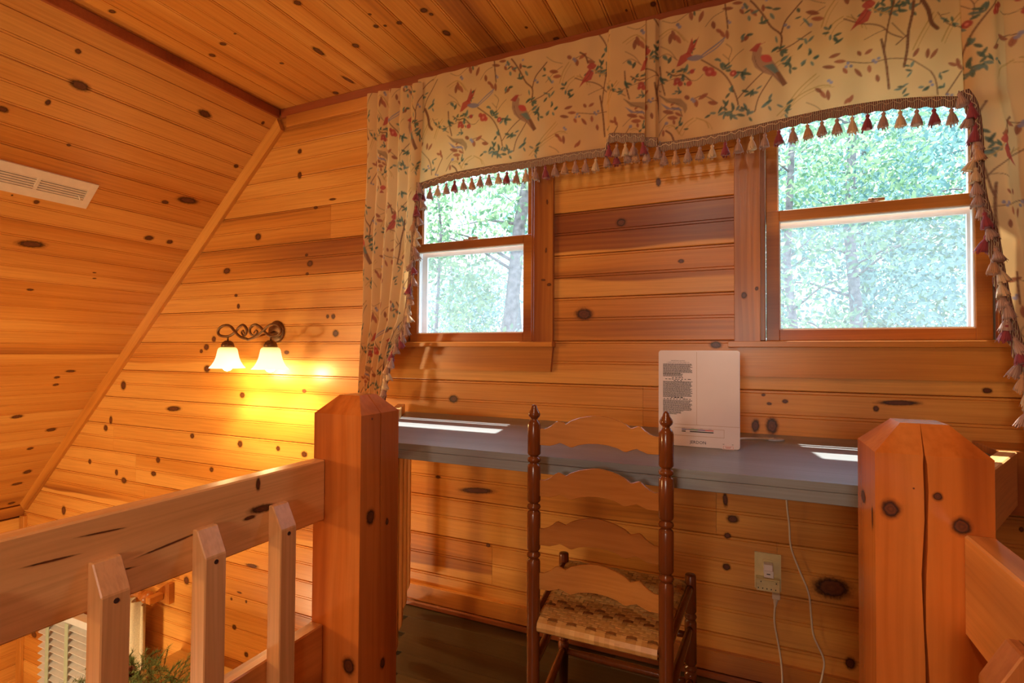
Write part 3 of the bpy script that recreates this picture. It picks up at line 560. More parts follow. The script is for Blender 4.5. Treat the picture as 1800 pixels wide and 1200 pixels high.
def slat(zt):
    top = [(0, 0), (.045, 0), (.075, .004), (.105, .010), (.145, .0215), (.175, .0190), (.205, .0150), (.215, .0148), (.250, .0235), (.32, .0320), (.40, .0375), (.455, .0392)]
    bot = [(0, 0), (.09, -.001), (.13, .003), (.17, .0080), (.205, .004), (.245, -.0015), (.262, -.0015), (.31, .0055), (.38, .0100), (.455, .0115)]
    def full(a): return a + [(.91 - x, z) for x, z in a[::-1][1:]]
    T_ = full(top); B_ = full(bot); L = BR[0] - BL[0] - .022; x0 = BL[0] + .011
    n = 60; v = []; f = []
    ip = lambda A, t: float(np.interp(t, [a[0] for a in A], [a[1] for a in A]))
    for i in range(n + 1):
        t = i / n; x = x0 + L * t; yb = 1.222 + .010 * math.sin(math.pi * t); zt_ = zt + ip(T_, t * .91); zb_ = zt - .040 + ip(B_, t * .91)
        v += [(x, yb - .004, zb_ + .001), (x, yb - .004, zt_ - .001), (x, yb - .002, zt_), (x, yb + .003, zt_), (x, yb + .004, zt_ - .001), (x, yb + .004, zb_ + .001), (x, yb + .002, zb_), (x, yb - .002, zb_)]
    for i in range(n):
        for k in range(8): f.append((i * 8 + k, i * 8 + (k + 1) % 8, i * 8 + 8 + (k + 1) % 8, i * 8 + 8 + k))
    f += [tuple(range(8))[::-1], tuple(n * 8 + k for k in range(8))]
    o = mk('slat', v, f, 'slat', ch); o.color = (rng.uniform(.1, .4), 0, 0, 1)
for z in (E - .189, E - .315, E - .434, E - .542): slat(z)
zs_ = E - .650
def rung(name, a, b, z0, z1, r0=.0085, r1=.0115, bulge=True):
    A = Vector((*a, z0)); B = Vector((*b, z1)); pts = [A.lerp(B, k / 12) for k in range(13)]; rs = [r0 + (r1 - r0) * math.sin(math.pi * k / 12) for k in range(13)]
    return G_().tube(pts, rs, 12).ob(name, 'chair', ch, True)
rung('seat_rail', BL, BR, zs_ - .012, zs_ - .012, .010, .010); rung('seat_rail', FL, FR, zs_ - .012, zs_ - .012, .010, .010)
rung('seat_rail', BL, FL, zs_ - .012, zs_ - .012, .010, .010); rung('seat_rail', BR, FR, zs_ - .012, zs_ - .012, .010, .010)
for s, (a, b) in enumerate(((BL, FL), (BR, FR))):
    rung('stretcher', a, b, E - .775, E - .775); rung('stretcher', a, b, E - .92, E - .92)
rung('stretcher', BL, BR, E - .835, E - .835, .009, .012); rung('stretcher', FL, FR, E - .80, E - .80); rung('stretcher', FL, FR, E - .93, E - .93)
# woven seat: every cane strip is its own ribbon, over two and under two
y0, y1 = 1.214, 1.592
XL = lambda y: -.474 + (-.520 + .474) * (y - y0) / (y1 - y0); XRr = lambda y: -.189 + (-.172 + .189) * (y - y0) / (y1 - y0)
NW, NF = 24, 30
def ribbon(name, pts, side, w, tone):
    v = []; f = []
    for p, s in zip(pts, side):
        v += [p - s * w, p + s * w, p + s * w - Vector((0, 0, .0012)), p - s * w - Vector((0, 0, .0012))]
    for i in range(len(pts) - 1):
        for k in range(4): f.append((i * 4 + k, i * 4 + (k + 1) % 4, i * 4 + 4 + (k + 1) % 4, i * 4 + 4 + k))
    f += [(3, 2, 1, 0), tuple(len(v) - 4 + k for k in range(4))]
    o = mk(name, v, f, 'cane', seat); o.color = (tone, 0, 0, 1); return o
seat = mk('seat', [(XL(y0) + .006, y0 + .006, zs_ - .010), (XRr(y0) - .006, y0 + .006, zs_ - .010), (XRr(y1) - .006, y1 - .006, zs_ - .010), (XL(y1) + .006, y1 - .006, zs_ - .010), (XL(y0) + .006, y0 + .006, zs_ - .020), (XRr(y0) - .006, y0 + .006, zs_ - .020), (XRr(y1) - .006, y1 - .006, zs_ - .020), (XL(y1) + .006, y1 - .006, zs_ - .020)],
          [(0, 1, 2, 3), (7, 6, 5, 4), (0, 4, 5, 1), (1, 5, 6, 2), (2, 6, 7, 3), (3, 7, 4, 0)], 'cane', ch)
seat['label'] = 'woven cane seat in a twill of narrow strips'
X_ = Vector((1, 0, 0)); Y_ = Vector((0, 1, 0)); amp = .0013
dish = lambda t, s: -.006 * math.sin(math.pi * t) * math.sin(math.pi * s)
for i in range(NW):
    t = (i + .5) / NW; pts = []
    xx = lambda y: XL(y) + (XRr(y) - XL(y)) * t
    for yy, dz in ((y0 - .004, -.030), (y0 - .012, -.024), (y0 - .0145, -.015), (y0 - .010, -.005)): pts.append(Vector((xx(y0), yy, zs_ + dz)))
    for j in range(NF):
        y = y0 + (y1 - y0) * (j + .5) / NF; pts.append(Vector((xx(y), y, zs_ + dish(t, (j + .5) / NF) + (amp if (i + j) % 4 < 2 else -amp))))
    for yy, dz in ((y1 + .010, -.005), (y1 + .0145, -.015), (y1 + .010, -.024)): pts.append(Vector((xx(y1), yy, zs_ + dz)))
    ribbon('cane_strip', pts, [X_] * len(pts), (XRr(1.4) - XL(1.4)) / NW * .455, rng.uniform(-.1, .35))
for j in range(NF):
    s = (j + .5) / NF; y = y0 + (y1 - y0) * s; pts = []; a, b = XL(y), XRr(y)
    for xx, dz in ((a - .006, -.024), (a - .010, -.015), (a - .006, -.004)): pts.append(Vector((xx, y, zs_ + dz)))
    for i in range(NW):
        t = (i + .5) / NW; pts.append(Vector((a + (b - a) * t, y, zs_ + dish(t, s) + (-amp if (i + j) % 4 < 2 else amp))))
    for xx, dz in ((b + .006, -.004), (b + .010, -.015), (b + .006, -.024)): pts.append(Vector((xx, y, zs_ + dz)))
    ribbon('cane_strip', pts, [-Y_] * len(pts), (y1 - y0) / NF * .455, rng.uniform(.1, .5))

# ================================================================== make-up mirror seen from behind
mx0, mx1, mz0, mz1, my = -.2530, -.0275, zt, E + .008, 1.628
mm = thing('makeup_mirror', ((mx0 + mx1) / 2, my + .01, zt), 'white boxed make-up mirror standing on the desk, printed back turned outward', 'mirror')
def rounded(x0, x1, z0, z1, r, n=5):
    P = []
    for cx_, cz_, a in ((x1 - r, z1 - r, 0), (x0 + r, z1 - r, 90), (x0 + r, z0 + r, 180), (x1 - r, z0 + r, 270)):
        for k in range(n + 1): an = R(a + 90 * k / n); P.append((cx_ + r * math.cos(an), cz_ + r * math.sin(an)))
    return P
def slab(name, x0, x1, z0, z1, r, y0, y1, mat, par):
    P = rounded(x0, x1, z0, z1, r); n = len(P); return mk(name, [(x, y0, z) for x, z in P] + [(x, y1, z) for x, z in P], [tuple(range(n))[::-1], tuple(range(n, 2 * n))] + [(i, (i + 1) % n, n + (i + 1) % n, n + i) for i in range(n)], mat, par)
slab('back_cover', mx0 + .001, mx1 - .001, mz0 + .001, mz1 - .001, .007, my, my + .006, 'mirror_case', mm)
slab('case', mx0, mx1, mz0, mz1, .008, my + .006, my + .026, 'case_edge', mm)
slab('glass_face', mx0 + .01, mx1 - .01, mz0 + .01, mz1 - .01, .004, my + .026, my + .028, 'grommet', mm)
mX = lambda x: mx0 + (x - 145) / 885 * (mx1 - mx0); mZ = lambda z: mz1 - (z - 100) / 1000 * (mz1 - mz0)
bx('seam', mX(574), mX(577), my - .0003, my, mZ(870), mZ(115), 'lock', mm, 0); bx('seam', mX(330), mX(1025), my - .0003, my, mZ(873), mZ(870), 'lock', mm, 0)
sl_ = bx('slider_plate', mX(330), mX(868), my - .0006, my, mZ(985), mZ(905), 'mirror_case', mm, 0)
for z_ in (905, 985): bx('plate_line', mX(330), mX(868), my - .0008, my - .0005, mZ(z_ + 3), mZ(z_), 'lock', sl_, 0)
bx('plate_line', mX(865), mX(868), my - .0008, my - .0005, mZ(985), mZ(905), 'lock', sl_, 0)
for a, b, c_ in ((410, 500, 'blue'), (500, 590, 'green'), (590, 665, 'purple'), (665, 755, 'red')): bx('colour_bar', mX(a), mX(b), my - .0010, my - .0005, mZ(926), mZ(917), c_, sl_, 0)
bx('slot', mX(410), mX(755), my - .0010, my - .0005, mZ(946), mZ(936), 'rubber', sl_, 0); bx('slider_knob', mX(455), mX(500), my - .0035, my - .0005, mZ(950), mZ(924), 'charger', sl_, .0005)
for a in (430, 530, 625, 718): bx('setting_mark', mX(a - 15), mX(a + 15), my - .0008, my - .0005, mZ(909), mZ(906), 'ink', sl_, 0)
def text(body, x, z, size, y, mat, par, name='lettering', align='LEFT', xs=1.0):
    c = bpy.data.curves.new(name, 'FONT'); c.body = body; c.size = size; c.align_x = align; c.extrude = .0001; c.materials.append(M[mat]); c.resolution_u = 2
    tmp = bpy.data.objects.new('tmp', c); COL.objects.link(tmp); dg = bpy.context.evaluated_depsgraph_get(); dg.update()
    me = bpy.data.meshes.new_from_object(tmp.evaluated_get(dg)); bpy.data.objects.remove(tmp); me.name = name
    o = bpy.data.objects.new(name, me); COL.objects.link(o); o.parent = par; o.location = Vector((x, y, z)) - base(par); o.rotation_euler = (R(90), 0, 0); o.scale = (xs, 1, 1); return o
text('JERDON', mX(500), mZ(1064), .0122, my - .0004, 'ink', mm, xs=1.0)
lines = ['IMPORTANT NOTICE', '1. LEARN ABOUT SETTING FIRST USE']
text(lines[0], mX(368), mZ(212), .0036, my - .0004, 'ink', mm, 'notice_heading', 'CENTER', 1.15); text(lines[1], mX(368), mZ(228), .0034, my - .0004, 'ink', mm, 'notice_heading', 'CENTER', 1.15)
g = G_(); zc = 240
def para(z0, z1, full=530):
    global g
    z = z0
    while z < z1:
        x = 200; end = full - rng.uniform(0, 30) if z + 12 < z1 else rng.uniform(300, 470)
        while x < end:
            L = rng.uniform(8, 30); e = min(x + L, end)
            if e - x > 3: g.box(mX(x), mX(e), my - .0004, my, mZ(z + 6.2), mZ(z))
            x = e + 3.0
        z += 10.8
para(240, 345); para(345, 372, 440)
para(424, 590); para(622, 735); para(742, 768, 420)
for z_, a_, b_ in ((382, 300, 425), (398, 225, 515), (413, 320, 425), (592, 290, 440), (606, 205, 525)):
    x = a_
    while x < b_: g.box(mX(x), mX(min(x + rng.uniform(14, 34), b_)), my - .0004, my, mZ(z_ + 7), mZ(z_)); x += 36
g.ob('printed_notice', 'ink', mm)['label'] = 'block of small black print'
lb = bx('rating_label', mX(850), mX(968), my - .0004, my, mZ(1100), mZ(1062), 'charger', mm, 0)
for a, b, c_, d_ in ((856, 962, 1068, 1066), (856, 962, 1096, 1094), (856, 859, 1096, 1066), (959, 962, 1096, 1066), (875, 940, 1080, 1076), (885, 930, 1088, 1085)): bx('label_print', mX(a), mX(b), my - .0006, my - .0004, mZ(c_), mZ(d_), 'red', lb, 0)
for a in (860, 955): bx('rubber_foot', mX(a - 8), mX(a + 8), my - .0004, my, mZ(1052), mZ(1048), 'ink', mm, 0)
# cord from the mirror to a grommet in the desk
pts = spline([(mx1 - .004, my + .018, zt + .030), (mx1 + .012, my + .060, zt + .026), (.018, 1.80, zt + .012), (.052, 1.86, zt + .0045), (.066, 1.875, zt + .004)], 6)
tag(G_().tube(pts, .0032, 8).ob('mirror_cord', 'cord', None, True), 'short white cord running from the mirror to the desk grommet', 'cord')
tag(G_().lathe([(.0005, .0), (.030, .0), (.030, .003), (.024, .005), (.0005, .005)], (.068, 1.88, zt), 24).ob('cable_grommet', 'grommet', None, True), 'clear round cable grommet lying on the back of the desk', 'grommet')

# ================================================================== outlet, charger, cords
oz0, oz1, ox0, ox1 = E - .797, E - .675, .0105, .0915; cxo = (ox0 + ox1) / 2
ot = thing('outlet', (cxo, YB, E - .74), 'brass-coloured outlet plate on the window wall under the desk', 'outlet')
slab('wall_plate', ox0, ox1, oz0, oz1, .002, YB - .006, YB, 'brass', ot)
slab('receptacle', cxo - .016, cxo + .016, E - .724, E - .696, .006, YB - .008, YB - .006, 'brass', ot)
pb = thing('outlet_extender', (cxo, YB - .02, E - .775), 'yellowish multi-outlet tap plugged into the lower socket of the brass plate', 'power tap')
bx('tap_body', ox0 + .004, ox1 - .004, YB - .030, YB - .0065, oz0 + .002, E - .752, 'brass', pb, .002)
bx('tap_step', ox0 + .004, ox1 - .010, YB - .034, YB - .030, E - .768, E - .756, 'brass', pb, .001)
for k in range(5): bx('socket_slot', ox0 + .010 + .013 * k, ox0 + .013 + .013 * k, YB - .0308, YB - .030, oz0 + .010, oz0 + .014, 'rubber', pb, 0)
for k in range(2): bx('socket_slot', ox0 + .018 + .046 * k, ox0 + .021 + .046 * k, YB - .0348, YB - .034, E - .764, E - .760, 'rubber', pb, 0)
uc = thing('usb_charger', (cxo, YB - .02, E - .73), 'small white charger plugged into the upper socket of the brass plate', 'charger')
bx('charger_body', cxo - .013, cxo + .015, YB - .036, YB - .0085, E - .735, E - .703, 'charger', uc, .002)
bx('charger_face', cxo - .012, cxo + .017, YB - .039, YB - .036, E - .745, E - .722, 'charger', uc, .0012); bx('charging_port', cxo - .004, cxo + .007, YB - .0394, YB - .039, E - .7345, E - .7315, 'rubber', uc, 0)
c1 = [(.107, -.316), (.107, -.476), (.115, -.564), (.120, -.638), (.144, -.709), (.170, -.778), (.177, -.850), (.184, -.913), (.211, -.979), (.209, -1.025), (.193, -1.066), (.15, -1.11), (.10, -1.122), (.02, -1.122)]
P1 = spline([(x, YB - (.03 if z > -.5 else .022) - (.02 if z < -1.05 else 0), E + z) for x, z in c1], 6)
tag(G_().tube(P1, .0030, 8).ob('lamp_cord', 'cord', None, True), 'white cord hanging in loose bends from the desk to the floor', 'cord')
c2 = [(.073, -.800), (.072, -.825), (.070, -.891), (.082, -.964), (.090, -1.027), (.091, -1.085), (.08, -1.121), (.04, -1.122)]
pc = thing('power_cord', (.072, YB - .03, E - .80), 'ivory power cord plugged into the tap below the outlet plate', 'cord')
G_().tube(spline([(x, YB - .030 - (.015 if z < -1.05 else 0), E + z) for x, z in c2], 6), .0030, 8).ob('wire', 'cord', pc, True)
G_().box(.063, .087, YB - .050, YB - .0305, E - .808, E - .792, .002).tube([(.075, YB - .040, E - .806), (.073, YB - .036, E - .822), (.072, YB - .032, E - .838)], [.009, .0065, .0035], 10).ob('plug', 'cord', pc)

# ================================================================== wall lamp
sc_ = thing('wall_lamp', (-2.256, YB, E + .10), 'lit two-light wall lamp with bronze scrolls and bell shades on the window wall', 'wall lamp')
ry = 1.83
G_().lathe([(.0005, 0), (.056, 0), (.058, .004), (.050, .012), (.030, .018), (.0005, .020)], (-2.256, YB, E + .10), 28, Matrix.Rotation(R(90), 3, 'X')).ob('backplate', 'bronze', sc_, True)
G_().tube(spline([(-2.256, YB - .015, E + .10), (-2.256, YB - .07, E + .085), (-2.256, ry + .01, E + .058)], 6), .0055, 10).ob('arm', 'bronze', sc_, True)
cur = [(800, 370), (772, 312), (745, 350), (790, 408), (842, 375), (850, 285), (780, 212), (700, 258), (640, 330), (560, 400), (480, 422), (372, 392), (345, 310), (400, 230), (480, 210), (560, 242), (640, 330), (740, 425), (880, 482)]
for s in (-1, 1):
    pts = spline([(-2.256 + s * (880 - x) * .00041, ry + .004 * math.sin(i), E + .128 - (y - 210) * .000272) for i, (x, y) in enumerate(cur)], 6)
    G_().tube(pts, [.0032 + .0036 * min(1, k / 30) for k in range(len(pts))], 8).ob('scroll', 'bronze', sc_, True)
    X = -2.256 + s * .150
    G_().tube([(X, ry, E + .075), (X, ry, E + .050)], .004, 10).lathe([(.0005, .050), (.012, .050), (.024, .042), (.030, .028), (.032, .014), (.0005, .013)][::-1], (X, ry, E), 20).ob('shade_cap', 'bronze', sc_, True)
    prof = [(.033, .016), (.040, .013), (.045, .004), (.048, -.012), (.053, -.035), (.061, -.055), (.071, -.072), (.083, -.086), (.085, -.089), (.082, -.088), (.070, -.074), (.059, -.056), (.051, -.035), (.046, -.012), (.043, .002), (.035, .010), (.004, .013)]
    n = 32; v = []; f = []
    for r_, h_ in prof:
        for k in range(n): a = 2 * math.pi * k / n; v.append((X + r_ * math.cos(a) * (1 + .02 * math.cos(4 * a) * max(0, -h_) * 12), ry + r_ * math.sin(a) * (1 + .02 * math.cos(4 * a) * max(0, -h_) * 12), E + h_))
    for i in range(len(prof) - 1):
        for k in range(n): f.append((i * n + k, (i + 1) * n + k, (i + 1) * n + (k + 1) % n, i * n + (k + 1) % n))
    sh = mk('lamp_shade', v, f, 'shade', sc_, True)
    G_().lathe([(.0005, -.104), (.014, -.100), (.025, -.088), (.029, -.074), (.026, -.058), (.016, -.040), (.012, -.02), (.012, .005), (.0005, .006)], (X, ry, E), 18).ob('bulb', 'bulb', sc_, True)
    lp = lamp('wall_lamp_bulb', 'POINT', (X, ry, E - .122), 4.0, (1, .66, .26), shadow_soft_size=.02)
    lp = lamp('wall_lamp_downlight', 'SPOT', (X, ry, E - .122), 8, (1, .66, .26), shadow_soft_size=.012, spot_size=2.2, spot_blend=.5); lp.rotation_euler = (0, R(-14), 0)

# ================================================================== vent in the sloped ceiling
vt = thing('ceiling_vent', (-2.78, 1.13, E + .71), 'cream metal air vent with slotted louvres set in the sloped ceiling', 'vent')
def on_slope(y, s, h): p = SA + SL * s - SN * h; return Vector((p.x, y, p.z))
def sbox(name, y0, y1, s0, s1, h0, h1, mat, par, tilt=0.0):
    v = [on_slope(y, s, h + (tilt if s == s1 else 0)) for y in (y0, y1) for s in (s0, s1) for h in (h0, h1)]
    return mk(name, v, [(0, 1, 3, 2), (4, 6, 7, 5), (0, 4, 5, 1), (2, 3, 7, 6), (0, 2, 6, 4), (1, 5, 7, 3)], mat, par)
s0, s1, ya, yb = .630, .771, .85, 1.41
sbox('duct_shade', ya + .03, yb - .03, s0 + .035, s1 - .035, .0006, .002, 'rubber', vt)  # black sheet: the shade inside the duct put into its colour
for a, b, c_, d_ in ((ya, yb, s0, s0 + .038), (ya, yb, s1 - .042, s1), (ya, ya + .022, s0 + .038, s1 - .042), (yb - .028, yb, s0 + .038, s1 - .042)): sbox('face_plate', a, b, c_, d_, .0006, .0075, 'vent', vt)
bars = [yb - .028 - .183 * k for k in range(0, 3)]
for k in (1, 2): sbox('divider', yb - .028 - .175 * k - .012, yb - .028 - .175 * k, s0 + .038, s1 - .042, .001, .0070, 'vent', vt)
for j in range(5):
    sb = s0 + .040 + j * .0122
    for k in range(3): sbox('louvre', max(ya + .022, yb - .028 - .175 * (k + 1)), yb - .040 - .175 * k + .012 * (k == 0), sb, sb + .0078, .0022, .0040, 'vent', vt, .002)
G_().tube([on_slope(yb - .050, s1 - .060, .004), on_slope(yb - .046, s1 - .052, .016), on_slope(yb - .046, s1 - .046, .018)], .0025, 8).ob('damper_lever', 'vent', vt)

# ================================================================== printed chintz: paint one repeat of the print with numpy
PW, PH, PR, SS = 864, 475, 1.5, 2            # repeat in mm, mm per pixel
TW, TH = int(PW / PR) * SS, int(PH / PR) * SS
IMG = np.zeros((TH, TW, 3)); IMG[:] = (.80, .51, .205)
yy_, xx_ = np.mgrid[0:TH, 0:TW]
IMG *= (1 + .03 * np.sin(xx_ / 37.0) * np.sin(yy_ / 29.0))[..., None]
CL = {'b': (.22, .085, .035), 'd': (.10, .045, .025), 'g': (.58, .33, .085), 'r': (.36, .10, .04), 'v': (.075, .125, .075), 'w': (.15, .21, .15), 'f': (.50, .055, .04), 'F': (.72, .22, .14), 'y': (.27, .24, .30), 't': (.40, .24, .11)}
def stamp(cx, cy, hx, hy, fn, c, a=.9):
    s = SS / PR
    x0, x1, y0_, y1_ = int((cx - hx) * s) - 2, int((cx + hx) * s) + 3, int((cy - hy) * s) - 2, int((cy + hy) * s) + 3
    ys = np.arange(y0_, y1_); xs = np.arange(x0, x1); Y, X = np.meshgrid((ys + .5) / s, (xs + .5) / s, indexing='ij')
    d = fn(X, Y); m = np.clip(.5 - d * s * .7, 0, 1)[..., None] * a
    iy = np.clip(ys, 0, TH - 1); ok = (ys >= 0) & (ys < TH); iy = iy[ok]; m = m[ok]; ix = xs % TW
    sub = IMG[np.ix_(iy, ix)]; IMG[np.ix_(iy, ix)] = sub * (1 - m) + np.array(c) * m
def seg(ax, ay, bx_, by, w0, w1, c):
    hx, hy = abs(bx_ - ax) / 2 + w0 + 1, abs(by - ay) / 2 + w0 + 1
    def fn(X, Y):
        dx, dy = bx_ - ax, by - ay; t = np.clip(((X - ax) * dx + (Y - ay) * dy) / (dx * dx + dy * dy + 1e-6), 0, 1)
        return np.hypot(X - ax - dx * t, Y - ay - dy * t) - (w0 + (w1 - w0) * t) / 2
    stamp((ax + bx_) / 2, (ay + by) / 2, hx, hy, fn, c)
def poly(P, c):
    xs = [p[0] for p in P]; ys = [p[1] for p in P]; cx, cy = (min(xs) + max(xs)) / 2, (min(ys) + max(ys)) / 2
    def fn(X, Y):
        ins = np.zeros(X.shape, bool); dm = np.full(X.shape, 1e9); n = len(P)
        for i in range(n):
            (ax, ay), (bx_, by) = P[i], P[(i + 1) % n]
            cnd = ((ay > Y) != (by > Y)) & (X < (bx_ - ax) * (Y - ay) / ((by - ay) + 1e-9) + ax); ins ^= cnd
            dx, dy = bx_ - ax, by - ay; t = np.clip(((X - ax) * dx + (Y - ay) * dy) / (dx * dx + dy * dy + 1e-6), 0, 1); dm = np.minimum(dm, np.hypot(X - ax - dx * t, Y - ay - dy * t))
        return np.where(ins, -dm, dm)
    stamp(cx, cy, (max(xs) - min(xs)) / 2, (max(ys) - min(ys)) / 2, fn, c)
def ell(x, y, rx, ry, an, c):
    a = math.radians(an); ca, sa = math.cos(a), math.sin(a); h = max(rx, ry)
    def fn(X, Y):
        u = (X - x) * ca + (Y - y) * sa; v_ = -(X - x) * sa + (Y - y) * ca
        wv = ry * np.clip(1 - (u / rx) ** 2, 0, 1) ** .8 if rx > ry * 1.4 else None
        return (np.hypot(u / rx, v_ / ry) - 1) * min(rx, ry) if wv is None else np.maximum(np.abs(v_) - wv, np.abs(u) - rx)
    stamp(x, y, h, h, fn, c)
